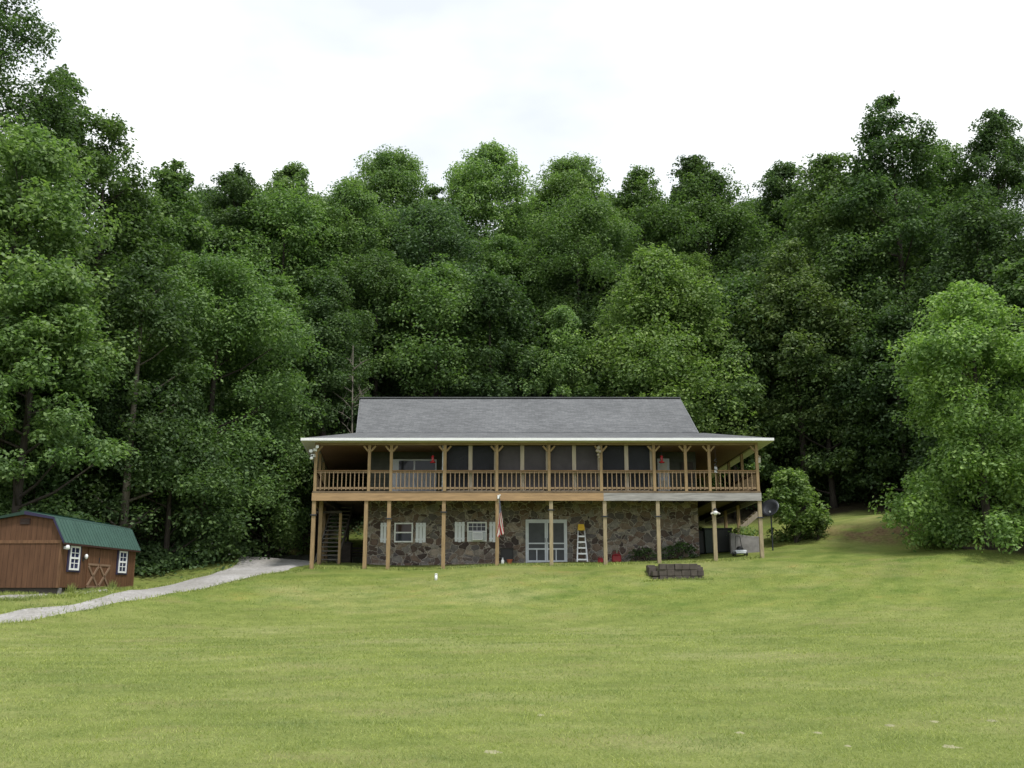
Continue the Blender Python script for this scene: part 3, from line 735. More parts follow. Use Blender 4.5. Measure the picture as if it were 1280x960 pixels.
m = MB(); m.lathe((XL-.14, YP-.28, 7.93), [(.03, 0), (.085, .05), (.085, .1), (.03, .14)], 12); m.build('dome', M['white'], cm)

# ------------------------------------------------------------------ things at the house
# flag on a short staff
F = P(623.5, 621, YP-.12)
fg = empty('flag', F, 'united states flag hanging limp from a staff on the porch beam', 'flag')
m = MB(); m.cbox(F[0], YP-.075, F[2], .12, .05, .16); m.build('bracket', M['white'], fg)
tip = (F[0]+.06, YP-.75, F[2]-.02)
m = MB(); m.tube([(F[0]-.02, YP-.09, F[2]-.28), tip], .016, 8); m.lathe((tip[0], tip[1], tip[2]), [(.0, 0), (.03, .02), (.03, .05), (0, .07)], 8); m.build('pole', M['white'], fg)
def flagmat():
    m, nt, b = newmat('flag cloth'); L = nt.links.new
    uv = N(nt, 'ShaderNodeUVMap'); s = N(nt, 'ShaderNodeSeparateXYZ'); L(uv.outputs[0], s.inputs[0])
    a = N(nt, 'ShaderNodeMath', operation='MULTIPLY'); a.inputs[1].default_value = 6.5; L(s.outputs['Y'], a.inputs[0])
    f = N(nt, 'ShaderNodeMath', operation='FRACT'); L(a.outputs[0], f.inputs[0])
    g = N(nt, 'ShaderNodeMath', operation='LESS_THAN'); g.inputs[1].default_value = .5; L(f.outputs[0], g.inputs[0])
    c = mixc(nt, (.72, .70, .68), (.42, .025, .04), g.outputs[0])
    cx = N(nt, 'ShaderNodeMath', operation='LESS_THAN'); cx.inputs[1].default_value = .40; L(s.outputs['X'], cx.inputs[0])
    cy = N(nt, 'ShaderNodeMath', operation='GREATER_THAN'); cy.inputs[1].default_value = .4615; L(s.outputs['Y'], cy.inputs[0])
    cc = N(nt, 'ShaderNodeMath', operation='MULTIPLY'); L(cx.outputs[0], cc.inputs[0]); L(cy.outputs[0], cc.inputs[1])
    # staggered stars as dots
    mp = N(nt, 'ShaderNodeMapping'); mp.inputs['Scale'].default_value = (27.5, 16.7, 1); L(uv.outputs[0], mp.inputs[0])
    ck = N(nt, 'ShaderNodeTexVoronoi', voronoi_dimensions='2D'); ck.inputs['Scale'].default_value = 1; ck.inputs['Randomness'].default_value = 0; L(mp.outputs[0], ck.inputs['Vector'])
    st = N(nt, 'ShaderNodeMath', operation='LESS_THAN'); st.inputs[1].default_value = .3; L(ck.outputs['Distance'], st.inputs[0])
    blue = mixc(nt, (.022, .034, .15), (.7, .7, .7), st.outputs[0])
    L(mixc(nt, c, blue, cc.outputs[0]), b.inputs['Base Color']); b.inputs['Roughness'].default_value = .85
    return m
# cloth: hoist along the staff, fly end hanging; gathered folds
nu, nv = 34, 26; V = []; UV = []
base = np.array((F[0]+.0, YP-.20, F[2]-.24)); hoist = np.array(tip)-base
for i in range(nu):
    u = i/(nu-1)
    for j in range(nv):
        v = j/(nv-1)                          # v=1 at the tip of the staff
        top = base + hoist*v*(1-.48*u**.5)
        drop = 1.62*u - .10*v*u
        px_ = top[0] + .06*u + .10*u*math.sin(v*9.0+u*2.5) + .05*math.sin(v*5+3*u)*u + (.26*u)*(v-.35)
        py_ = top[1] + .10*u*math.cos(v*11+u*3)
        V.append((px_, py_, top[2]-drop)); UV.append((u, v))
V = np.array(V); id_ = np.arange(nu*nv).reshape(nu, nv)
q = np.stack([id_[:-1, :-1], id_[:-1, 1:], id_[1:, 1:], id_[1:, :-1]], -1).reshape(-1, 4)
o = fast_mesh('cloth', V-np.array(F), q, flagmat(), fg, True)
uvl = o.data.uv_layers.new(name='UVMap'); uvl.data.foreach_set('uv', np.array(UV)[q.ravel()].astype(np.float32).ravel())
md = o.modifiers.new('thick', 'SOLIDIFY'); md.thickness = .004

# step ladder leaning folded on the wall
zl0 = g1(px_x(727, 48, 4), 47.9)
def lx(px, z): return px_x(px, 48.1, z)
ztop = zy(656.5, 48.2)
ld = empty('step_ladder', (lx(727, 4), 47.9, zl0), 'white aluminium step ladder with a yellow top beside the screen doors', 'ladder')
for s, pa, pb in ((-1, 721.2, 722.8), (1, 733.6, 730.6)):
    m = MB(); m.bar((lx(pa, zl0), 47.75, zl0), (lx(pb, ztop), 48.22, ztop-.2), .05, .08); m.build('rail', M['alu'], ld)
    m = MB(); m.bar((lx(pa, zl0), 48.30, zl0), (lx(pb, ztop), 48.26, ztop-.2), .035, .035); m.build('rear_leg', M['alu'], ld)
for k in range(5):
    f = .07+k*.178; z = zl0+(ztop-.2-zl0)*f
    xa = lx(721.2+1.6*f, z); xb = lx(733.6-3*f, z); y = 47.75+.47*f
    m = MB(); m.box(xa+.01, xb-.01, y-.06, y+.06, z-.035, z+.035); m.build('step', M['alu'], ld)
m = MB(); m.prism([(lx(722, ztop), 48.12, ztop-.25), (lx(731.2, ztop), 48.12, ztop-.25), (lx(730, ztop), 48.17, ztop+.05), (lx(723, ztop), 48.17, ztop+.05)], (0, .14, 0)); m.build('top_cap', M['yellow'], ld)

# air conditioner in the second window
x0, x1 = px_x(590.5, YW-.3, 4.7), px_x(603.5, YW-.3, 4.7); za, zb = zv0+.04, zv0+.44
ac = empty('air_conditioner', ((x0+x1)/2, YW-.3, za), 'white window air conditioner in the second shuttered window', 'air conditioner')
m = MB(); m.box(x0, x1, YW-.36, YW-.07, za, zb); m.build('case', M['white'], ac, bevel=.012)
m = MB()
for k in range(7): z = za+.06+k*.042; m.box(x0+.04, x1-.04, YW-.375, YW-.362, z, z+.02)
m.build('grille', M['steel'], ac)
for a_, b_ in ((w2[0]+.07, x0-.004), (x1+.004, w2[1]-.07)):
    m = MB(); m.box(a_, b_, YW-.10, YW-.085, zv0+.07, zb); m.build('side_panel', M['grey_white'], ac)

# dark board, bottle and red pot beside the flag post
bx0, bx1 = px_x(626, 48.2, 4), px_x(641.5, 48.2, 4); bz = g1(-.4, 48.1)
bd = empty('firewood_box', ((bx0+bx1)/2, 48.15, bz), 'low dark box against the stone wall left of the screen doors', 'box')
m = MB(); m.box(bx0, bx1, 48.0, 48.3, bz-.03, bz+.70); m.build('case', M['board'], bd, bevel=.01)
m = MB(); m.box(bx0-.02, bx1+.02, 47.96, 48.31, bz+.705, bz+.75); m.build('lid', M['stain'], bd)
m = MB(); m.box(bx0+.06, bx1-.06, 47.985, 47.998, bz+.08, bz+.62); m.build('door', M['black'], bd)
q = P(628.3, 702, 47.2); zb_ = g1(q[0], q[1])
jb = empty('bottle', (q[0], q[1], zb_), 'small white jug on the grass by the flag post', 'jug')
m = MB(); m.lathe((q[0], q[1], zb_-.01), [(.07, 0), (.075, .03), (.075, .17), (.03, .24), (.028, .27)], 14); m.build('body', M['white'], jb, True)
m = MB(); m.lathe((q[0], q[1], zb_+.262), [(.035, 0), (.035, .035)], 12); m.build('cap', M['grey_white'], jb)
q = P(637, 703, 47.3); zb_ = g1(q[0], q[1])
pt = tag(MB().lathe((q[0], q[1], zb_-.01), [(.09, 0), (.13, .17), (.145, .17), (.145, .21), (.11, .21), (.10, .15)], 16).build('flower_pot', plain('terracotta', (.35, .10, .05), .8)), 'small orange red flower pot on the ground in front of the low dark box', 'pot')

def fuel_can(px, py, Y, s, label):
    x, y, _ = P(px, py, Y); z = g1(x, y)
    t = empty('fuel_can', (x, y, z), label, 'fuel can', 'red cans by the stone wall')
    m = MB(); m.box(x-.2*s, x+.2*s, y-.13*s, y+.13*s, z-.01, z+.30*s); m.build('body', M['red'], t, bevel=.035*s)
    m = MB(); m.lathe((x, y, z+.28*s), [(.17*s, 0), (.12*s, .06*s), (.05*s, .09*s)], 14); m.build('neck', M['red'], t, True)
    m = MB(); m.tube([(x-.14*s, y, z+.30*s), (x-.12*s, y, z+.42*s), (x+.12*s, y, z+.42*s), (x+.14*s, y, z+.30*s)], .02*s, 8); m.build('handle', M['red'], t)
    m = MB(); m.tube([(x+.02, y, z+.36*s), (x+.03, y-.05, z+.50*s), (x+.0, y-.12, z+.60*s)], [.03*s, .025*s, .015*s], 8); m.build('spout', M['steel'], t)
fuel_can(770.5, 698, 47.3, 1.1, 'larger red fuel can with spout, right of the porch post beside the ladder')
fuel_can(750.5, 700, 47.2, .62, 'smaller red fuel can tucked left of the porch post beside the ladder')

# hummingbird feeders, chimes and lantern under the porch roof
def feeder(px, py, Y, label):
    x, y, z = P(px, py, Y)
    t = empty('bird_feeder', (x, y, z), label, 'bird feeder', 'red feeders hanging from the porch')
    m = MB(); m.lathe((x, y, z-.14), [(.11, 0), (.13, .02), (.13, .05), (.06, .07)], 14); m.build('base', M['redglass'], t, True)
    m = MB(); m.lathe((x, y, z-.07), [(.05, 0), (.065, .06), (.065, .18), (.04, .22)], 14); m.build('bottle', plain('pale red glass', (.45, .06, .07), .2), t, True)
    m = MB(); m.lathe((x, y, z+.151), [(.09, 0), (.05, .05), (.01, .06)], 14); m.build('cap', M['redglass'], t, True)
    m = MB(); m.tube([(x, y, z+.2), (x, y, 8.655 if Y < 46.1 else 8.70)], .006, 5); m.build('wire', M['dark_metal'], t)
feeder(541, 575, 46.6, 'red bird feeder hanging in front of the sliding patio door')
feeder(827, 575, 46.6, 'red bird feeder hanging in front of the white upper door')
x, y, z = P(894.5, 582, 45.85)
wc = empty('wind_chime', (x, y, z), 'dark spiral wind chime hanging beside the second post from the right', 'wind chime')
m = MB(); m.tube([(x+.06*math.cos(t*.9), y+.06*math.sin(t*.9), z+.34-t*.0285) for t in range(24)], .018, 6); m.build('spiral', M['dark_metal'], wc)
for k in range(4):
    m = MB(); a = k*1.57; m.tube([(x+.05*math.cos(a), y+.05*math.sin(a), z-.05), (x+.05*math.cos(a), y+.05*math.sin(a), z-.33)], .012, 6); m.build('chime_tube', M['alu'], wc)
m = MB(); m.tube([(x, y, z+.33), (x, y, 8.66)], .006, 5); m.build('cord', M['black'], wc)
x, y, z = P(748.3, 564, 45.85)
tg = empty('hanging_ornament', (x, y, z), 'pale tan shell ornament hanging high on the post between brown screens and dark screens', 'ornament')
for k, (dx, dz, r_) in enumerate(((0, .16, .10), (-.06, .02, .09), (.05, -.02, .08), (-.02, -.17, .07), (.01, -.29, .05))):
    m = MB(); m.lathe((x+dx, y, z+dz), [(.02, -r_), (r_*.9, -r_*.4), (r_, 0), (r_*.7, r_*.6), (.02, r_)], 10); m.build('shell', M['stud'], tg, True)
m = MB(); m.tube([(x, y, z+.2), (x, y, 8.66)], .006, 5); m.build('cord', M['black'], tg)
x, y, z = P(947.5, 575.5, 46.6)
lt = empty('lantern', (x, y, z), 'white box lantern hanging by the right corner post', 'lantern')
m = MB(); m.cbox(x, y, z, .22, .2, .28); m.build('body', M['soffit'], lt, bevel=.02)
m = MB(); m.prism([(x-.14, y-.13, z+.145), (x+.14, y-.13, z+.145), (x, y-.13, z+.24)], (0, .26, 0)); m.build('roof', M['stud'], lt)
m = MB(); m.tube([(x, y, z+.22), (x, y, 8.70)], .008, 5); m.build('hook', M['black'], lt)
x, y, z = P(893.5, 640, 46.0)
od = empty('post_lamp', (x, y, z), 'small black lamp with white shade fixed to the lower post near the bins', 'lamp')
m = MB(); m.lathe((x, y-.12, z+.07), [(.03, .1), (.09, .04), (.10, 0), (.02, -.01)], 12); m.build('hood', M['black'], od, True)
m = MB(); m.lathe((x, y-.12, z-.10), [(.05, -.05), (.10, 0), (.12, .08), (.06, .16)], 12); m.build('shade', M['pale_flower'], od, True)
m = MB(); m.bar((x, y+.004, z+.08), (x, y-.12, z+.12), .03, .03); m.build('arm', M['black'], od)
for s in (-1, 1):
    m = MB(); m.bar((x+s*.10, y-.06, z-.02), (x+s*.2, y-.16, z-.10), .05, .05); m.build('side_lamp', M['soffit'], od)

# bins, concrete wall and hand truck under the right end
def bin_(px, Y, hgt, mat, label, w=.5):
    x = px_x(px, Y, 4.4); z = g1(x, Y)
    t = empty('trash_bin', (x, Y, z), label, 'trash bin', 'bins under the right end of the porch')
    m = MB()
    a, b = w*.42, w*.5
    m.add([(x-a, Y-a, z), (x+a, Y-a, z), (x+a, Y+a, z), (x-a, Y+a, z), (x-b, Y-b, z+hgt), (x+b, Y-b, z+hgt), (x+b, Y+b, z+hgt), (x-b, Y+b, z+hgt)],
          [(0,3,2,1),(4,5,6,7),(0,1,5,4),(1,2,6,5),(2,3,7,6),(3,0,4,7)])
    m.build('body', mat, t, bevel=.02)
    m = MB(); m.prism([(x-b-.03, Y-b-.05, z+hgt+.003), (x-b-.03, Y-b-.05, z+hgt+.05), (x-b-.03, Y, z+hgt+.10), (x-b-.03, Y+b+.05, z+hgt+.06), (x-b-.03, Y+b+.05, z+hgt+.003)], (2*b+.06, 0, 0)); m.build('lid', mat, t)
    m = MB(); m.tube([(x-b, Y+b+.08, z+hgt-.02), (x+b, Y+b+.08, z+hgt-.02)], .02, 6); m.build('handle', mat, t)
    for s in (-1, 1):
        m = MB(); m.lathe((x+s*b*.95-.03, Y+a, z+.1), [(.1, 0), (.1, .06)], 12, 'x'); m.build('wheel', M['black'], t)
bin_(877.5, 50.2, 1.05, M['bin_black'], 'black bin nearest the stone corner under the porch', .55)
bin_(886.5, 50.0, 1.15, M['bin'], 'dark green bin between the two black bins', .55)
bin_(903.5, 50.0, 1.10, M['bin_black'], 'black bin beside the grey concrete wall', .8)
x0, x1 = px_x(913, 48.6, 4.2), px_x(952, 48.6, 4.2); zc = min(g1(x0, 48.5), g1(x1, 48.5))
cw = tag(MB().prism([(x0, 48.5, zc-.3), (x1, 48.5, zc-.3), (x1, 48.5, zy(671, 48.5)), ((x0+x1)/2, 48.5, zy(669.5, 48.5)), (x0, 48.5, zy(666, 48.5))], (0, .25, 0)).build('concrete_wall', M['concrete'], bevel=.02), 'low grey concrete wall under the right end of the porch', 'wall')
x, y, _ = P(925, 690, 47.4); z = g1(x, y)
ht = empty('lawn_mower', (x, y, z), 'small dark push mower parked against the grey concrete wall', 'mower')
m = MB(); m.box(x-.27, x+.27, y-.25, y+.28, z+.10, z+.27); m.build('deck', M['grey_white'], ht, bevel=.03)
m = MB(); m.lathe((x, y, z+.27), [(.17, 0), (.17, .1), (.12, .16), (.05, .18)], 14); m.build('engine', M['black'], ht, True)
for sx in (-1, 1):
    for sy in (-1, 1):
        m = MB(); m.lathe((x+sx*.27-.025, y+sy*.22, z+.10), [(.1, 0), (.1, .05)], 14, 'x'); m.build('wheel', M['black'], ht)
m = MB(); m.tube([(x-.17, y+.25, z+.2), (x-.05, y+.55, z+.95), (x+.15, y+.55, z+.95), (x+.17, y+.25, z+.2)], .018, 6); m.build('handle', M['black'], ht)

# satellite dish at the right corner
x, y, z = P(963.5, 637, 48.6)
ds = empty('satellite_dish', (x, y, g1(x, y)), 'dark grey satellite dish beside the right corner of the house', 'satellite dish')
zd = z
m = MB(); prof = [(r_, .16*(r_/.48)**2) for r_ in (.02, .15, .3, .42, .48)] + [(.48, .16+.02), (.3, .02+.0625), (.02, .022)]
m.local = True; m.lathe((0, 0, 0), prof, 24)
o = m.build('reflector', M['dark_metal'], ds, True); o.location = (0, 0, zd-ds.location.z); o.rotation_euler = (R(62), 0, R(-38))
m = MB(); m.tube([(x+.02, y+.1, g1(x, y)-.1), (x+.02, y+.1, zd)], .035, 8); m.build('mast', M['dark_metal'], ds)
m = MB(); m.tube([(x+.0, y, zd-.3), (x-.2, y-.55, zd-.15)], .015, 6); m.lathe((x-.2, y-.58, zd-.15), [(.05, 0), (.05, .1)], 10, 'y'); m.build('feed_arm', M['steel'], ds)

# dark bench under the left end
xb, yb = px_x(446, 52, 4), 52.0; zb_ = g1(xb, yb)
bn = empty('garden_bench', (xb, yb, zb_), 'dark garden bench under the left end of the porch', 'bench')
m = MB()
for k in range(3): m.box(xb-.65, xb+.65, yb-.25+k*.17, yb-.12+k*.17, zb_+.40, zb_+.44)
m.build('seat', M['stain'], bn)
m = MB()
for k in range(3): m.bar((xb-.65, yb+.28+k*.03, zb_+.55+k*.14), (xb+.65, yb+.28+k*.03, zb_+.55+k*.14), .03, .1)
m.build('backrest', M['stain'], bn)
for sx in (-1, 1):
    for sy in (-1, 1):
        m = MB(); m.box(xb+sx*.6-.03, xb+sx*.6+.03, yb+sy*.24-.03, yb+sy*.24+.03, zb_-.05, zb_+(.9 if sy > 0 else .6)); m.build('leg', M['stain'], bn)
    m = MB(); m.box(xb+sx*.6-.035, xb+sx*.6+.035, yb-.28, yb+.22, zb_+.602, zb_+.64); m.build('armrest', M['stain'], bn)
xb, yb = px_x(434, 50.5, 4), 50.5; zb_ = g1(xb, yb)
bxx = empty('storage_bin', (xb, yb, zb_), 'dark grey storage bin beside the lower stair', 'storage bin')
m = MB(); m.box(xb-.22, xb+.22, yb-.3, yb+.3, zb_-.03, zb_+.95); m.build('body', M['stain'], bxx, bevel=.02)
m = MB(); m.box(xb-.25, xb+.25, yb-.33, yb+.33, zb_+.952, zb_+1.02); m.build('lid', M['board'], bxx, bevel=.01)

# stacked block planter on the slope
rng = random.Random(5)
pl = empty('block_planter', (*hit(848, 726), 0), 'low stacked planter of dark brown blocks on the lawn slope', 'planter')
x_l, y_l = hit(842, 725); zpl = g1(x_l, y_l); pl.location = (x_l, y_l, zpl)
sc_ = y_l*CP/FPX*1.0
def bpx(px): return (px-640)*((y_l*CP+(zpl-EYE)*SP)/FPX)
rows_px = [(824.5, 866, [(824.5,834.2),(835,844),(845,856),(857,866)]) , None]
zrow = [zpl-.12, zpl+.185, zpl+.49]
zt_ = P(640, 704.5, y_l)[2]; hrow = (zt_-zrow[0])/3
def blk(x0, x1, y0, y1, z0, z1):
    m = MB(); j = lambda s: rng.uniform(-s, s)
    m.box(x0+.006+j(.006), x1-.006+j(.006), y0+j(.025), y1, z0+.004, z1-.004+j(.006)); m.build('block', M['block'], pl, bevel=.012)
b0, b1 = bpx(824.5), bpx(872.5)
for r_ in range(3):
    xs_ = [b0+(b1-b0)*k/5 + (rng.uniform(-.03, .03) if 0 < k < 5 else 0) for k in range(6)]
    for k in range(5): blk(xs_[k], xs_[k+1], y_l, y_l+.35, zrow[0]+r_*hrow, zrow[0]+(r_+1)*hrow)
for r_ in (1, 0):   # stepped return walls
    w = bpx(881)-bpx(873)
    blk(b0-w*1.05, b0, y_l+.12, y_l+.6, zrow[0]+r_*hrow, zrow[0]+(r_+1)*hrow-.04)
    blk(b1, b1+w, y_l+.06, y_l+.6, zrow[0]+r_*hrow, zrow[0]+(r_+1)*hrow-.02)
for k in range(2):
    for s in (0, 1):
        x0 = b0-.35 if s == 0 else b1+.02
        blk(x0, x0+.33, y_l+.62+k*.5, y_l+1.1+k*.5, zrow[1]-.05, zrow[2]+.04+k*.1)
m = MB(); m.box(b0+.02, b1-.02, y_l+.36, y_l+1.6, zpl-.1, zrow[0]+3*hrow-.06); m.build('fill', M['soil'], pl)

# white pipe stub on the lawn
x, y = hit(545, 725.5); z = g1(x, y)
vp = empty('vent_pipe', (x, y, z), 'short white capped pipe standing on the lawn below the house', 'pipe')
m = MB(); m.lathe((x, y, z-.05), [(.06, 0), (.06, .26)], 14); m.build('pipe', M['white'], vp, True)
m = MB(); m.lathe((x, y, z+.212), [(.066, 0), (.066, .04), (.05, .055), (.01, .06)], 14); m.build('cap', M['white'], vp, True)

# ------------------------------------------------------------------ shed
s0 = np.array(P(72, 735, 37.2)); zs = s0[2]+.01
xn, yn = s0[0], 37.2
far = px_x(167, 43.4, 2.6)
dirv = np.array((far-xn, 43.4-yn)); Ls = np.linalg.norm(dirv); dirv /= Ls
ang = math.atan2(-dirv[0], dirv[1])
shed = empty('storage_shed', (xn, yn, zs), 'brown wooden barn shed with green metal roof at the left of the driveway', 'shed', rz=ang)
SW, SHW = 2.95, 1.68          # width, wall height; local axes: x right, y back, near right corner at the origin
def spart(name, m, mat, par=None, bevel=0):
    m.local = True; return m.build(name, mat, par or shed, bevel=bevel)
m = MB(); m.box(-SW+.01, -.01, .012, Ls-.012, 0.012, SHW); spart('wall', m, M['shed_side'])
xm = -SW/2
gp = [(-SW, SHW), (-SW+.36, SHW+.80), (xm, SHW+1.02), (-.36, SHW+.80), (0, SHW)]
m = MB(); m.prism([(-SW, -.01, 0), (0, -.01, 0), (0, -.01, SHW)] + [(x, -.01, z) for x, z in gp[::-1][1:]] , (0, .02, 0)); spart('gable_wall', m, M['shed_end'])
m = MB(); m.prism([(x, Ls-.01, z) for x, z in gp], (0, .02, 0)); spart('gable_wall', m, M['shed_end'])
m = MB(); m.box(-SW-.01, .01, -.035, -.012, SHW-.07, SHW+.05); spart('trim_board', m, M['shed_trim'])
for x in (-.06, -SW+.0): m = MB(); m.box(x, x+.07, -.034, -.0115, 0, SHW-.075); spart('corner_board', m, M['shed_trim'])
for y in (.0, Ls-.08): m = MB(); m.box(-.009, .02, y-.005, y+.08, 0, SHW-.02); spart('corner_board', m, M['shed_trim'])
# roof
rp_ = [(-SW-.14, SHW-.06), (-SW+.33, SHW+.84), (xm, SHW+1.07), (-.33, SHW+.84), (.14, SHW-.06)]
oh = .12
m = MB()
for a, b in zip(rp_[:-1], rp_[1:]):
    n_ = np.array((-(b[1]-a[1]), b[0]-a[0])); n_ = n_/np.linalg.norm(n_)*.035
    m.prism([(a[0], -oh, a[1]), (b[0], -oh, b[1]), (b[0]+n_[0], -oh, b[1]+n_[1]), (a[0]+n_[0], -oh, a[1]+n_[1])], (0, Ls+2*oh, 0))
roof = spart('roof', m, M['green_metal'])
m = MB()
nr = int(Ls/.23)
for k in range(nr+1):
    y = -oh+.03+k*(Ls+2*oh-.06)/nr
    for a, b in zip(rp_[:-1], rp_[1:]):
        n_ = np.array((-(b[1]-a[1]), b[0]-a[0])); n_ = n_/np.linalg.norm(n_)*.045
        m.bar((a[0]+n_[0], y, a[1]+n_[1]), (b[0]+n_[0], y, b[1]+n_[1]), .03, .022, (0, 1, 0))
rb = spart('rib', m, M['green_metal'], roof)
m = MB(); m.bar((xm, -oh-.01, SHW+1.115), (xm, Ls+oh+.01, SHW+1.115), .34, .05); spart('ridge_cap', m, M['green_dark'], roof)
for sx, mt in ((1, 'purple_trim'), (-1, 'green_dark')):
    m = MB()
    for (a, b) in ((rp_[4], rp_[3]), (rp_[3], rp_[2])) if sx > 0 else ((rp_[0], rp_[1]), (rp_[1], rp_[2])):
        m.bar((a[0], -oh-.02, a[1]+.01), (b[0], -oh-.02, b[1]+.01), .03, .12, (0, 0, 1)) if False else m.prism([(a[0], -oh-.028, a[1]-.03), (b[0], -oh-.028, b[1]-.08), (b[0], -oh-.028, b[1]+.05), (a[0]+.02*sx, -oh-.028, a[1]+.05)], (0, .025, 0))
    spart('fascia', m, M[mt], roof)
m = MB(); m.box(.135, .165, -oh, Ls+oh, SHW-.11, SHW-.03); spart('fascia', m, M['trim_dark'], roof)
# louvre
m = MB()
m.box(xm-.2, xm+.2, -.03, -.011, SHW+.62, SHW+.86)
lv = spart('vent', m, M['trim_dark'])
m = MB()
for k in range(4): m.box(xm-.17, xm+.17, -.045, -.031, SHW+.65+k*.05, SHW+.67+k*.05)
spart('louvre', m, M['stain'], lv)
# windows on the long side
def swin(yc):
    m = MB(); w, z0, z1 = .72, SHW-1.02, SHW-.12
    m.box(.0, .022, yc-w/2-.14, yc-w/2-.0, z0-.07, z1+.04); m.box(.0, .022, yc+w/2, yc+w/2+.14, z0-.07, z1+.04); m.box(0, .022, yc-w/2, yc+w/2, z0-.07, z0)
    tr = spart('window_trim', m, M['purple_trim'])
    m = MB(); t = .07
    m.box(.0, .05, yc-w/2+.002, yc-w/2+t, z0, z1); m.box(.0, .05, yc+w/2-t, yc+w/2-.002, z0, z1); m.box(0, .05, yc-w/2+t, yc+w/2-t, z0, z0+t); m.box(0, .05, yc-w/2+t, yc+w/2-t, z1-t, z1)
    zm = (z0+z1)/2; m.box(0, .048, yc-w/2+t, yc+w/2-t, zm-.035, zm+.035)
    m.box(.0, .036, yc-.016, yc+.016, z0+t, zm-.035); m.box(.0, .036, yc-.016, yc+.016, zm+.035, z1-t)
    for za in ((z0+t+zm)/2, (zm+z1-t)/2): m.box(.0, .034, yc-w/2+t, yc-.017, za-.013, za+.013); m.box(.0, .034, yc+.017, yc+w/2-t, za-.013, za+.013)
    f = spart('window', m, M['white'])
    m = MB(); m.box(.005, .024, yc-w/2+t, yc+w/2-t, z0+t, z1-t); spart('pane', m, M['glass_blue'], f)
def yl_of(px):      # where on the long side a photo column falls
    best = min(np.linspace(0, Ls, 800), key=lambda t: abs(640+FPX*(xn+dirv[0]*t)/((yn+dirv[1]*t)*CP+.9*SP)-px)); return best
swin(yl_of(90.5)); swin(yl_of(151))
d0, d1 = yl_of(107.5), yl_of(135.5)
m = MB(); m.box(.0, .03, d0, (d0+d1)/2-.01, .05, SHW-.14); m.box(.0, .03, (d0+d1)/2+.01, d1, .05, SHW-.14)
dr = spart('double_door', m, M['shed_side'])
m = MB()
for a, b in ((d0, (d0+d1)/2-.01), ((d0+d1)/2+.01, d1)):
    for p, q in (((a+.06, .1), (b-.06, .85)), ((a+.06, .85), (b-.06, .1))):
        m.bar((.045, p[0], p[1]), (.045, q[0], q[1]), .1, .028, (1, 0, 0))
    m.box(.031, .055, a+.02, b-.02, .88, .96); m.box(.031, .055, a+.02, b-.02, .03, .10)
spart('cross_brace', m, M['brace_wood'], dr)
m = MB(); m.box(.031, .06, (d0+d1)/2-.06, (d0+d1)/2-.03, 1.0, 1.2); spart('latch', m, M['dark_metal'], dr)
# blocks under the shed
for k, y in enumerate((.2, 2.0, 4.0, Ls-.2)):
    for x in (-.2, -SW+.2):
        wx = xn + x*math.cos(ang) - y*math.sin(ang); wy = yn + x*math.sin(ang) + y*math.cos(ang)
        m = MB(); zl = g1(wx, wy)-zs-.1
        if zl < -.02: m.box(x-.2, x+.2, y-.1, y+.1, zl, -.005); spart('foundation_block', m, M['concrete'])
m = MB(); m.box(-SW+.05, -.06, .06, .16, -.22, -.002); m.box(-.16, -.06, .17, Ls-.1, -.2, -.002); spart('skid', m, M['stain'])
# lamps
fl2 = empty('flood_light', (xn, yn, zs+SHW-.22), 'white flood light on the near corner of the shed', 'flood light', rz=ang)
m = MB(); m.local = True; m.cbox(.06, .18, 0, .08, .12, .1); m.build('mount', M['white'], fl2)
m = MB(); m.local = True; m.lathe((.17, .12, -.01), [(.05, .1), (.08, .05), (.09, -.05), (.02, -.06)], 12); m.build('lamp_head', M['white'], fl2, True)
yy = yl_of(102)
wl = empty('wall_lamp', (xn+dirv[0]*yy, yn+dirv[1]*yy, zs+SHW-.5), 'white wall lamp between the shed window and the shed doors', 'lamp', rz=ang)
m = MB(); m.local = True; m.lathe((.12, 0, 0), [(.02, .11), (.06, .07), (.065, .0), (.04, -.06), (.02, -.08)], 12); m.build('shade', M['white'], wl, True)
m = MB(); m.local = True; m.bar((.0, 0, -.06), (.12, 0, -.09), .03, .03); m.cbox(.012, 0, -.08, .02, .1, .16); m.build('bracket', M['black'], wl)

# ------------------------------------------------------------------ trees
def leaf_quads(pos, nrm, ln, rng, wfac=.62):
    k = len(pos)
    nrm = nrm/(np.linalg.norm(nrm, axis=1, keepdims=True)+1e-9)
    r_ = rng.normal(size=(k, 3)); t = r_ - (r_*nrm).sum(1, keepdims=True)*nrm; t /= (np.linalg.norm(t, axis=1, keepdims=True)+1e-9)
    b = np.cross(nrm, t); l = ln[:, None]
    v = np.stack([pos - t*l*.5, pos + b*l*.5*wfac - t*l*.05 , pos + t*l*.5, pos - b*l*.5*wfac - t*l*.05], 1)
    return v.reshape(-1, 3), np.arange(4*k).reshape(k, 4)
PROF = {
 'round': lambda u: np.where(u < .4, .72+.28*np.sin(u/.4*1.57), np.sqrt(np.clip(1-((u-.4)/.6)**2, 0, 1))**1.1),
 'dome': lambda u: np.where(u < .3, .80+.20*np.sin(u/.3*1.57), np.sqrt(np.clip(1-((u-.3)/.7)**2, 0, 1))**1.15),
 'cone': lambda u: np.where(u < .2, .75+.25*u/.2, np.clip(1-((u-.2)/.8)**1.25, 0, 1)**.62),
 'column': lambda u: np.where(u < .25, .75+u, np.clip(1-((u-.25)/.75)**2.2, 0, 1))*.95+.03,
 'spire': lambda u: np.where(u < .45, .80+.2*np.sin(u/.45*1.57), np.clip(1-((u-.45)/.55)**1.35, 0, 1)**.7*.97+.03),
}
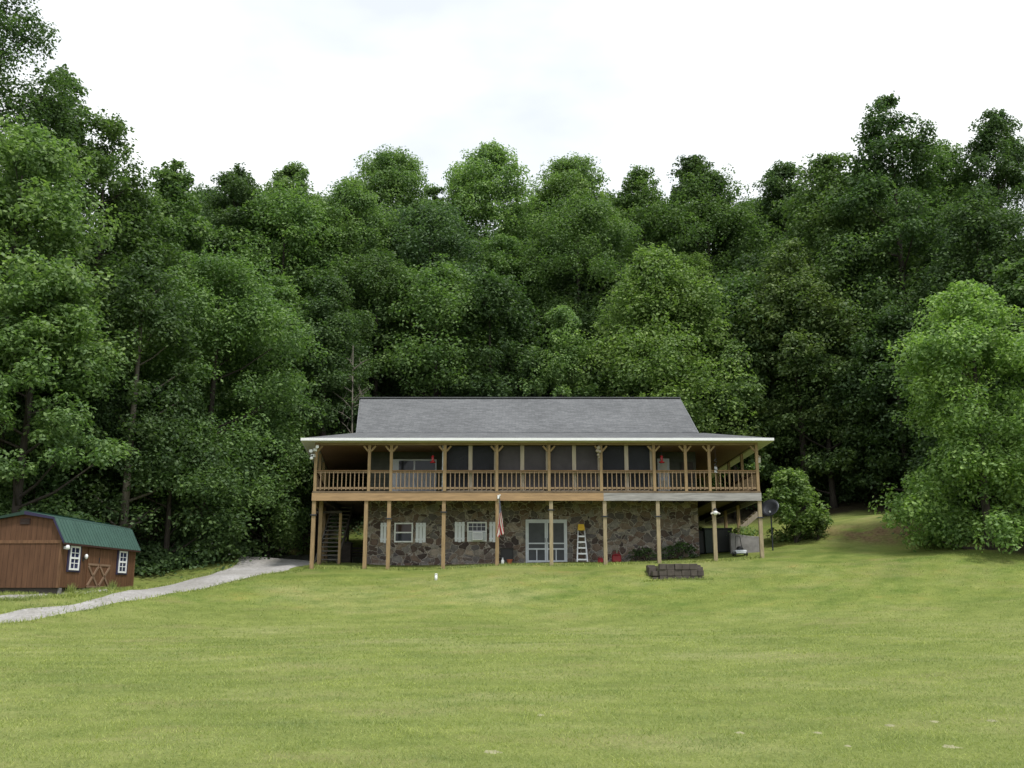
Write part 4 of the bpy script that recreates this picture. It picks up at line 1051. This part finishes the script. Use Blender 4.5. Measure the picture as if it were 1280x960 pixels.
def crown(rng, Wd, Hc, prof, ln, n_leaf, rag=.5, layered=False, bough_r=.185, nbx=1.0):
    n1 = int(nbx*np.clip(30 + Wd*Hc*.52, 34, 170)*(1.5 if prof == 'round' else 1)); n2 = 14 if prof == 'spire' else 24
    u = np.clip(np.concatenate([rng.beta(1.05, .95, n1), rng.uniform(.62, .98, n2)]), .015, .985); nb = n1+n2
    th = np.concatenate([rng.uniform(0, 2*math.pi, n1), np.arange(n2)*2.4+rng.uniform(-.5, .5, n2)])
    # lobes make the outline uneven
    ph = rng.uniform(0, 6.28, 4)
    lobe = 1 + rag*.22*np.sin(2*th+ph[0]+5*u) + rag*.2*np.sin(3*th+ph[1]-7*u) + rag*.16*np.sin(11*u+ph[2]+th)
    p0 = PROF[prof](u)
    topw = np.clip((u-.72)/.28, 0, 1)                     # the cap is filled right across
    rr_ = np.where(rng.random(nb) < .78-.4*topw, rng.uniform(.72, 1.0, nb), np.sqrt(rng.random(nb))*.8)
    br = Wd*bough_r*rng.uniform(.62, 1.2, nb)*np.clip(.42+.7*p0, .45, 1); br = np.minimum(br, Wd*(.04+.30*p0)*rng.uniform(.7, 1.1, nb))
    rad = np.maximum(p0*lobe*Wd/2 - br*.55, Wd*.02)*rr_
    cx, cy = rad*np.cos(th), rad*np.sin(th); cz = u*Hc - rad*(.12 if layered else .03)
    cz = np.minimum(cz, Hc-br*.62*rng.uniform(.8, 1.3+.6*rag, nb))
    B = np.stack([cx, cy, cz], 1)
    np_ = 13
    flat = .66 if layered else .95
    d = rng.normal(size=(nb, np_, 3)); d[..., 2] = np.abs(d[..., 2])*.95 - .2
    out = np.stack([np.cos(th), np.sin(th), np.full(nb, .25)], 1)[:, None]
    d = d/np.linalg.norm(d, axis=-1, keepdims=True) + out*.45
    PC = B[:, None] + d*br[:, None, None]*np.array((1, 1, flat))*rng.uniform(.35, 1.0, (nb, np_, 1))
    prad = (br[:, None]*rng.uniform(.24, .50, (nb, np_)))
    PC = PC.reshape(-1, 3); prad = prad.ravel()
    w = prad**2; cnt = rng.multinomial(n_leaf, w/w.sum())
    ip = np.repeat(np.arange(len(PC)), cnt); k = len(ip)
    e = rng.normal(size=(k, 3)); e[:, 2] = e[:, 2]*.85 + .30; e /= np.linalg.norm(e, axis=1, keepdims=True)
    pos = PC[ip] + e*prad[ip, None]*np.array((1, 1, flat*1.1))*rng.uniform(.74, 1.1, (k, 1))
    nr = e*.6 + np.array((0, 0, .6)) + rng.normal(size=(k, 3))*.36
    v, f = leaf_quads(pos, nr, ln*rng.uniform(.65, 1.35, k), rng)
    return v, f, B, br
def trunk_mb(rng, Ht, z_cb, B, r0, lean=(0, 0), nlimb=14, top=.88):
    m = MB()
    nseg = 9; pts = []; rad = []
    wob = rng.uniform(-1, 1, (2,))*Ht*.012
    for i in range(nseg+1):
        f = i/nseg; z = -.35 + f*(Ht*top+.35)
        pts.append((lean[0]*f*Ht + wob[0]*math.sin(f*5), lean[1]*f*Ht + wob[1]*math.sin(f*4+1), z)); rad.append(r0*(1-f)**.75*.93 + .03 + (r0*.5 if i == 0 else 0))
    m.tube(pts, rad, 9)
    P_ = np.array(pts)
    idx_ = rng.permutation(len(B))[:nlimb]
    for i in idx_:
        c = B[i] + np.array((0, 0, z_cb)); zs_ = max(z_cb*.75, c[2] - .35*np.hypot(c[0], c[1]) - .5)
        zs_ = min(zs_, Ht*top*.95)
        fx = np.interp(zs_, P_[:, 2], P_[:, 0]); fy = np.interp(zs_, P_[:, 2], P_[:, 1]); fr = np.interp(zs_, P_[:, 2], rad)
        s_ = np.array((fx, fy, zs_)); mid = s_*.5 + c*.5 + np.array((0, 0, -.06*np.linalg.norm(c-s_)))
        m.tube([s_, mid, c], [fr*.45, fr*.3, .025], 6, False)
    return m
ntree = [0]; nleaf = [0]
def tree(name, label, px, top, Y, wpx, cb=.18, prof='dome', leaf='mid', rag=.5, ln=.19, dens=1.0, layered=False, cat='tree', group=None, bark='bark', bough_r=.185, nbx=1.0, x=None, ztop=None, wm=None, nl=14):
    ntree[0] += 1; rng = np.random.default_rng(1000+ntree[0]*7)
    zt = ztop if ztop is not None else P(640, top, Y)[2]
    x = x if x is not None else (px-640)/FPX*(Y*CP + (zt*.6+2-EYE)*SP)
    zb = h1(x, Y); Ht = zt-zb
    Wd = wm or 1.02*wpx/FPX*(Y*CP + (zt-EYE)*SP*.7)
    Hc = Ht*(1-cb); ln = ln*rng.uniform(.85, 1.2)
    area = math.pi*Wd*Hc*.85
    nlf = int(np.clip(area*165*dens*(.19/ln)**1.7, 6000, 85000)); nleaf[0] += nlf
    v, f, B, br = crown(rng, Wd, Hc, prof, ln, nlf, rag, layered, bough_r, nbx)
    t = empty(name, (x, Y, zb), label, cat, group)
    o = fast_mesh('crown', v + np.array((0, 0, Ht*cb)), f, LM[leaf], t)
    m = trunk_mb(rng, Ht, Ht*cb, B, .07+.0095*Ht, nlimb=nl); m.local = True
    m.build('trunk', M[bark], t, True)
    return t
D = 'broadleaf_tree'
# left side
tree(D, 'tallest tree at the left edge, dark open crown cut by the frame', -12, -22, 47, 190, .25, 'spire', 'dark', .75, dens=.62, nl=26)
tree(D, 'ragged tree with bare limbs against the sky, stepping down right of the tallest left tree', 122, 146, 51, 120, .35, 'round', 'mid', .8, dens=.62, nl=30)
tree(D, 'thin pointed treetop between the tallest left tree and the ragged one beside it', 62, 82, 50, 115, .3, 'spire', 'mid', .7, dens=.6, nl=22)
tree(D, 'broad pale crown at the left edge below the tallest left tree', 18, 162, 43, 205, .22, 'dome', 'light', .55)
tree(D, 'drooping layered tree at the left edge just above the shed roof', 42, 322, 42, 185, .13, 'dome', 'mid', .6, layered=True)
tree('forked_tree', 'dark tree with a pale forked trunk showing halfway up, behind the shed', 172, 322, 46.5, 140, .16, 'dome', 'dark', .6, dens=.62, bark='bark_pale', nl=26)
tree(D, 'full tree left of the house with bright right side overhanging the driveway', 268, 325, 51, 205, .05, 'dome', 'mid', .5, dens=1.15)
tree(D, 'feathery treetop on the left skyline right of the ragged bare limbed tree', 205, 203, 58, 125, .2, 'spire', 'mid', .6, dens=1.0)
tree(D, 'mid green crown below the feathery left treetop', 150, 240, 53, 150, .2, 'dome', 'mid', .55)
tree(D, 'dark flat topped crown on the skyline left of the pale round ball shaped crown', 285, 207, 66, 110, .2, 'dome', 'dark', .6, dens=1.1)
tree(D, 'pale ball shaped crown on the skyline above the left end of the house', 357, 209, 79, 78, .4, 'round', 'light', .2, dens=1.5)
tree(D, 'large leafy crown directly below the pale ball shaped skyline crown', 350, 240, 66, 150, .46, 'dome', 'mid', .5)
tree(D, 'light green crown just left of the first large round skyline tree', 432, 227, 68, 110, .46, 'dome', 'light', .5)
tree(D, 'first large round skyline tree, left of the paired round crowns', 484, 194, 80, 122, .3, 'round', 'light', .22, dens=1.5)
tree(D, 'slim tree between the first and second large round skyline trees', 541, 232, 74, 62, .2, 'dome', 'mid', .5)
tree(D, 'grey green crown below and right of the first large round skyline tree', 535, 262, 70, 145, .46, 'dome', 'blue', .55)
tree(D, 'highest round topped tree on the skyline above the middle of the house', 609, 184, 78, 112, .3, 'round', 'light', .22, dens=1.3)
tree(D, 'narrow bright green crown directly below the highest round topped skyline tree', 628, 298, 70, 85, .46, 'dome', 'mid', .5)
tree(D, 'round skyline crown right of the highest round topped tree', 715, 202, 80, 116, .3, 'round', 'light', .22, dens=1.5)
tree(D, 'broad dark dome crown below the right round skyline crown, left of the tulip tree', 722, 254, 69, 148, .46, 'dome', 'mid', .45, dens=1.2)
tree(D, 'loose dark treetop with two tips between skyline gaps above the tulip tree', 806, 214, 76, 105, .2, 'dome', 'mid', .8, dens=1.1)
tree(D, 'big dark crown on the skyline right of the sky notch above the roof', 892, 220, 72, 150, .2, 'dome', 'mid', .5)
tree(D, 'slender dark treetop rising above the big dark skyline crown', 876, 195, 73, 84, .3, 'dome', 'dark', .6, dens=1.0)
tree(D, 'small dark crown on the skyline left of the long sloping right crown', 988, 208, 74, 105, .18, 'dome', 'dark', .5)
tree(D, 'wide crown with long layered slope on the right skyline', 1052, 195, 63, 215, .10, 'cone', 'mid', .4, layered=True, dens=1.1)
tree(D, 'layered crown below the long sloping right skyline crown', 995, 300, 60.5, 160, .12, 'cone', 'olive', .5, layered=True)
tree(D, 'tallest tree on the right, tiered dark crown above all its neighbours', 1126, 122, 60, 135, .22, 'spire', 'dark', .6, dens=.8)
tree(D, 'smaller dark crown leaning on the right side of the tallest right tree', 1190, 178, 63, 105, .22, 'dome', 'mid', .6)
tree(D, 'dark treetop at the right edge cut by the frame', 1264, 138, 60, 118, .22, 'spire', 'dark', .6, dens=.95)
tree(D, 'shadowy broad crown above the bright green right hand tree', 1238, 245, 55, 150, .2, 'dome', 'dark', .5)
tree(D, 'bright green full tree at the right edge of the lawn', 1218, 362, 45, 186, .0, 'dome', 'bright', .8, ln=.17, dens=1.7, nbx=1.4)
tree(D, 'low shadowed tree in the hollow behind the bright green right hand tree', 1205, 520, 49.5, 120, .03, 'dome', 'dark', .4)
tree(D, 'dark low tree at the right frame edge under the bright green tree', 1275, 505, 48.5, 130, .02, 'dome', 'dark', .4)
tree(D, 'mid green tree at the right frame edge behind the bright green tree', 1290, 330, 50, 120, .1, 'dome', 'mid', .5)
tree('tulip_tree', 'large light green tulip tree standing just behind the roof', 822, 316, 61, 195, .10, 'cone', 'bright', .6, dens=1.3, ln=.18, nbx=1.2)
tree('tulip_tree', 'small light green tree behind the roof, left of the large tulip tree', 703, 383, 61, 100, .12, 'cone', 'light', .6, ln=.19)
tree(D, 'yellowish crown peeping out right of the top of the large tulip tree', 866, 318, 68, 95, .3, 'dome', 'yellow', .45)
tree(D, 'light green lower tree behind the right end of the roof', 915, 424, 61, 95, .1, 'dome', 'light', .6)
tree(D, 'dark leafy tree right of the house with lit left boughs', 1035, 405, 60, 150, .1, 'dome', 'mid', .6, layered=True)
tree(D, 'dark tree filling the gap left of the bright green right hand tree', 1098, 392, 60.5, 130, .14, 'dome', 'dark', .6)
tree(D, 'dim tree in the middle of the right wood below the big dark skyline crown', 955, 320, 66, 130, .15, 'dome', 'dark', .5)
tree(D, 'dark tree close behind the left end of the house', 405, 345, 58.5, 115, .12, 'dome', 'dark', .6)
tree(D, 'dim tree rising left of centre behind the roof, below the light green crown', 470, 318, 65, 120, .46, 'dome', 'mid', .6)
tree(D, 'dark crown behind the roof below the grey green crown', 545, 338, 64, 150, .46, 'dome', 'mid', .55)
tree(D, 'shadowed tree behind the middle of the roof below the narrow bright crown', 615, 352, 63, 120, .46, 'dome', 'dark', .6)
tree(D, 'mid green tree filling the gap between the driveway tree and the roof', 336, 345, 57, 115, .1, 'dome', 'mid', .6)
tree(D, 'low dark tree behind the shed roof', 55, 470, 46, 190, .12, 'dome', 'dark', .5)
tree(D, 'low shaded tree overhanging the driveway bend behind the shed', 215, 520, 48, 175, .10, 'dome', 'dark', .5, dens=.9)
tree(D, 'low leafy tree at the left corner of the house', 338, 535, 54, 105, .06, 'dome', 'mid', .6)
tree(D, 'low dark tree at the wood edge right of the leafy house shrub', 1090, 500, 60, 130, .08, 'dome', 'dark', .6, layered=True)
# leafless sapling in the shade behind the roof
def bare_tree(px, Y, zt):
    rng = np.random.default_rng(4); x = (px-640)/FPX*(Y*CP+6*SP); z = h1(x, Y)
    t = empty('bare_tree', (x, Y, z), 'small leafless grey tree in the shade behind the left end of the roof', 'tree')
    Ht = zt-z; m = MB(); m.local = True; m.tube([(0, 0, -.2), (.1, 0, Ht*.5), (-.05, 0, Ht)], [.08, .06, .02], 6); m.build('trunk', M['bark_pale'], t, True)
    for i in range(11):
        a = rng.uniform(0, 6.28); zz = Ht*rng.uniform(.5, .92); l = rng.uniform(.7, 1.7); e = np.array((l*math.cos(a), l*.4*math.sin(a), l*rng.uniform(.3, .9)))
        s_ = np.array((.05, 0, zz)); m = MB(); m.local = True; m.tube([s_, s_+e*.5+np.array((0, 0, .1)), s_+e], [.04, .03, .012], 5, False)
        m.tube([s_+e*.5, s_+e*.5+np.array((-e[0]*.2, .1, l*.45))], [.022, .008], 5, False); m.build('branch', M['bark_pale'], t, True)
bare_tree(436, 57.2, P(640, 432, 57.2)[2])
# understorey and rear ranks: many alike, deep in the wood
G1 = 'dim trees deep in the wood'
lab = 'dim dark green tree deep in the wood, mostly hidden by nearer crowns'
rng0 = np.random.default_rng(77)
protos = []
for i, (y, px, ht, w) in enumerate([(75, 560, 11, 7), (72, 420, 13, 8), (70, 760, 15, 8)]):
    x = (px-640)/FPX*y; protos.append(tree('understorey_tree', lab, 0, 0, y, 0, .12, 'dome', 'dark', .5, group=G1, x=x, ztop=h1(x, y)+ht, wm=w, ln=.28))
spots = []
for y in (64.5, 68, 73, 79, 86):
    span = y*.62
    for x in np.arange(-span, span, 5.6): spots.append((x+rng0.uniform(-1.5, 1.5), y+rng0.uniform(-1.5, 1.5)))
spots = [q for q in spots if not (-10 < q[0] < 3 and q[1] < 71)]
for k in range(9): spots.append((-21-rng0.uniform(0, 14), 48+k*1.7)); spots.append((22+rng0.uniform(0, 12), 49+k*1.6))
for i, (x, y) in enumerate(spots):
    c = copy_tree(protos[i % 3]); s_ = rng0.uniform(.75, 1.1)
    c.location = (x, y, h1(x, y)-.1); c.scale = (s_*rng0.uniform(.9, 1.15), s_*rng0.uniform(.9, 1.15), s_)
    c.rotation_euler = (0, 0, rng0.uniform(0, 6.28))

# the rank of rounded crowns that closes the skyline from behind
lab2 = 'rounded green crown far up the wooded slope, closing the skyline between nearer treetops'
sky_px = [170, 205, 250, 300, 335, 390, 440, 520, 565, 660, 690, 765, 790, 835, 850, 940, 965, 1000, 1035, 1075, 1105, 1165, 1215, 1250]
sky_py = [240, 232, 228, 235, 246, 246, 240, 246, 262, 246, 236, 240, 240, 252, 246, 248, 246, 238, 226, 214, 210, 214, 226, 222]
for i, (px, py) in enumerate(zip(sky_px, sky_py)):
    py += 10
    if i < 3: src = tree(D, lab2, px, py, 84, 118, .15, 'dome', ('dark', 'mid', 'dark')[i], .4, ln=.21, dens=1.0, group='rounded crowns along the top of the wood'); skp = (skp if i else []) + [(src, P(640, py, 84)[2]-src.location.z)]
    else:
        src, hh = skp[i % 3]; c = copy_tree(src); y_ = 84+1.7*((i*7) % 4); zt = P(640, py, y_)[2]; x = (px-640)/FPX*(y_*CP+(zt*.6+2-EYE)*SP); zb = h1(x, y_)
        c.location = (x, y_, zb); k = (zt-zb)/hh; c.scale = (k*rng0.uniform(.9, 1.15), k*rng0.uniform(.9, 1.15), k); c.rotation_euler = (0, 0, rng0.uniform(0, 6.28))

# shrubs
def shrub(name, label, x, y, Wd, Ht, leaf, ln=.17, dens=1.0, group=None, flowers=0, prof='dome', rag=.5, cat='shrub', lift=.03):
    ntree[0] += 1; rng = np.random.default_rng(5000+ntree[0]); z = h1(x, y)
    t = empty(name, (x, y, z), label, cat, group)
    nlf = int(math.pi*Wd*Ht*85*dens*(.17/ln)**1.5)
    v, f, B, br = crown(rng, Wd, Ht*1.02, prof, ln, nlf, rag, False, .2)
    fast_mesh('foliage', v + np.array((0, 0, lift)), f, LM[leaf], t)
    m = MB()
    for i in range(min(7, len(B))): m.tube([(0, 0, -.1), B[i]*.5+np.array((0, 0, .05)), B[i]], [.03, .02, .01], 5, False)
    m.local = True; m.build('stem', M['bark'], t)
    if flowers:
        k = rng.integers(0, len(v)//4, flowers); vv, ff = leaf_quads(v[k*4]+np.array((0, -.06, .06)), rng.normal(size=(flowers, 3))+np.array((0, -1, 1)), np.full(flowers, .13), rng, 1)
        fast_mesh('blossom', vv, ff, M['pale_flower'], t)
    return t
x, y, _ = P(991, 640, 50.4); shrub('leafy_shrub', 'rounded leafy shrub at the right corner of the house behind the satellite dish', x, y, 2.8, 3.5, 'bright', .18, 3.6, lift=.02, rag=.9)
x, y, _ = P(1021, 660, 50.5); shrub('leafy_shrub', 'small pale shrub on the bank right of the big rounded shrub', x, y, 1.0, 1.1, 'olive', .13, 2.0)
x, y = hit(272, 706); shrub('flowering_shrub', 'sprawling shrub with a few white blossoms beside the driveway bend', x-.3, y+.6, 2.4, 2.2, 'mid', .17, 1.6, flowers=40)
for k, (px, w, hh) in enumerate(((795, .8, .45), (808, 1.0, .55), (836, .9, .6), (852, 1.0, .75), (864, .8, .55))):
    x = px_x(px, 47.7, 4); shrub('low_plant', ['low dark plant at the stone wall, leftmost of the row behind the block planter', 'low dark plant second from left in the row at the stone wall', 'middle dark plant of the row behind the block planter', 'tallest dark plant of the row at the stone wall', 'dark plant at the stone corner, rightmost of the row'][k],
        x, 47.75, w, hh, 'dark', .12, 1.0, group='low plants along the stone wall', cat='plant')
# plants on the concrete wall
x = px_x(930, 49.2, 4.8); shrub('wall_plant', 'light green weeds growing along the top of the grey concrete wall', x, 49.15, 1.6, 1.15, 'bright', .11, .8, cat='plant')

# undergrowth along the wood edge: one leafy mass
rng = np.random.default_rng(9)
pts, nrs = [], []
def under(cx, cy, n_, sx, sy, hgt):
    x_ = rng.normal(cx, sx, n_); y_ = rng.normal(cy, sy, n_); c_ = fbm(x_, y_, 2.2, 17)*.5+.5
    z_ = G(x_, y_) + hgt*np.clip(c_, .1, 1)*rng.random(n_)**.55
    pts.append(np.stack([x_, y_, z_], 1)); nrs.append(np.array((0, -.35, .6))+rng.normal(size=(n_, 3))*.45)
for px, Y, hh in ((120, 46, 1.6), (170, 45.8, 1.5), (205, 47.2, 1.3), (240, 49.5, 1.2), (262, 53, 1.4), (285, 58, 1.5), (330, 62, 1.6), (380, 63.5, 1.3), (20, 44, 1.8), (-40, 42, 2),
                  (1040, 61, 1.1), (1085, 61.5, 1.2), (1130, 59.5, 1.2), (1225, 48.5, .7), (1250, 47.5, .5), (1275, 47, .6), (1300, 46.5, .6)):
    x = (px-640)/FPX*Y*1.0; under(x, Y+1.2, 2600, 1.3, .8, hh)
for x in np.arange(-14, 22, 2.4): under(x, 64+rng.uniform(-.5, 1), 1500, 1.4, .9, 1.1 if -10 < x < 4 else 1.5)
pp, nn = np.concatenate(pts), np.concatenate(nrs)
v, f = leaf_quads(pp, nn, .19*rng.uniform(.6, 1.4, len(pp)), rng)
tag(fast_mesh('undergrowth', v, f, LM['dark']), 'dark leafy undergrowth along the edge of the wood', 'undergrowth', kind='stuff')

# ------------------------------------------------------------------ grass blades and weeds
def blades(name, x, y, hgt, wid, mat, label, rng, lean=.5):
    k = len(x); z = G(x, y)-.01; a = rng.uniform(0, 6.28, k); d = rng.normal(0, lean, (k, 2))
    w = (wid/2)[:, None]*np.stack([np.cos(a), np.sin(a)], 1)
    base = np.stack([x, y], 1); v = np.empty((k, 3, 3))
    v[:, 0, :2] = base-w; v[:, 1, :2] = base+w; v[:, :2, 2] = z[:, None]
    v[:, 2, :2] = base + d*hgt[:, None]; v[:, 2, 2] = z+hgt
    o = fast_mesh(name, v.reshape(-1, 3), np.arange(3*k).reshape(k, 3), mat)
    return tag(o, label, 'grass', kind='stuff')
rng = np.random.default_rng(21)
nbl = 620000
Y = 6.5*np.exp(rng.random(nbl)*math.log(44/6.5))          # density falls off with the square of the distance
X = rng.uniform(-1, 1, nbl)*(Y*.60+2.5)
clump = fbm(X, Y, 1.6, 31)*.5+.5
keep = (rng.random(nbl) < .35+.65*np.clip(clump, 0, 1)) & (woodmask(X, Y) < .4)
def near(V, X, Y, marg):
    c = V.mean(1); hw = np.linalg.norm(V[:, 0]-V[:, -1], axis=1)/2; m_ = np.zeros(len(X), bool)
    for a, h_ in zip(c[::3], hw[::3]): m_ |= (X-a[0])**2+(Y-a[1])**2 < (h_*.86+marg)**2
    return m_
keep &= ~near(DV, X, Y, 0) & ~near(SV, X, Y, 0)
keep &= ~((X > -18.9) & (X < -15.9) & (Y > 37) & (Y < 43.5))
X, Y = X[keep], Y[keep]
fs = (Y/8)**.75
blades('lawn_grass', X, Y, .034*fs**.35*rng.uniform(.5, 1.5, len(X)), .0062*fs*rng.uniform(.7, 1.3, len(X)), LM['blade'], 'short mown grass blades of the front lawn', rng, .9)
# weeds at the shed foot, the drive edges and house foot
wx, wy = [], []
for V in (DV, SV):
    for e in (0, -1):
        k = rng.integers(0, len(V)-1, 2600); q_ = rng.random(len(k)); pe = V[k, e]*(1-q_[:, None])+V[k+1, e]*q_[:, None]; wx.append(pe[:, 0]+rng.normal(0, .16, len(k))); wy.append(pe[:, 1]+rng.normal(0, .16, len(k)))
t = rng.uniform(0, Ls, 1500); wx.append(xn+dirv[0]*t+.25+rng.normal(0, .12, 1500)); wy.append(yn+dirv[1]*t+rng.normal(0, .1, 1500))
x_ = rng.uniform(-9, 11.5, 4200); wx.append(x_); wy.append(46.1+rng.normal(0, .2, 4200))
x_ = rng.uniform(b0-.7, b1+.6, 500); wx.append(x_); wy.append(y_l-.06-np.abs(rng.normal(0, .1, 500)))
wx, wy = np.concatenate(wx), np.concatenate(wy)
blades('edge_grass', wx, wy, rng.uniform(.03, .16, len(wx)), rng.uniform(.02, .04, len(wx)), LM['blade'], 'taller unmown grass along the driveway edges and house foot', rng, .5)
for px, Yd, lb in ((137, 41.0, 'tuft of tall weeds at the shed doors'), (84, 37.9, 'tuft of tall weeds at the near shed corner')):
    k = 160; cx = (px-640)/FPX*Yd*.985; o = blades('weed_tuft', cx+.2+rng.normal(0, .08, k), Yd+rng.normal(0, .08, k), rng.uniform(.15, .45, k), rng.uniform(.015, .03, k), LM['blade'], lb, rng, .3)
    del o['kind']; o['category'] = 'weeds'
# bare scuffs in the near lawn
for k, (px, py, rx, ry) in enumerate(((1187, 930, .22, .10), (1022, 914, .12, .07), (1112, 905, .15, .06), (1168, 902, .13, .06), (1240, 902, .16, .06), (925, 916, .12, .06), (615, 940, .22, .09), (1060, 930, .1, .05), (676, 897, .10, .05))):
    cx, cy = hit(px, py); na_ = 26; rx *= .62; ry *= .6; rr2 = np.random.default_rng(60+k)
    jit = rr2.uniform(.6, 1.25, na_)
    ring = [(cx+rx*jit[i]*math.cos(6.2832*i/na_), cy+ry*3*jit[i]*math.sin(6.2832*i/na_)) for i in range(na_)]
    vv = [(cx, cy, g1(cx, cy)+.016)] + [(a, b, g1(a, b)-.006) for a, b in ring]
    m = MB(); m.add(vv, [(0, 1+i, 1+(i+1) % na_) for i in range(na_)])
    tag(m.build('bare_soil', M['soil'], None, True), 'small bare patch of pale soil in the near lawn', 'soil', kind='structure')
print('trees', ntree[0], 'leaves', nleaf[0])
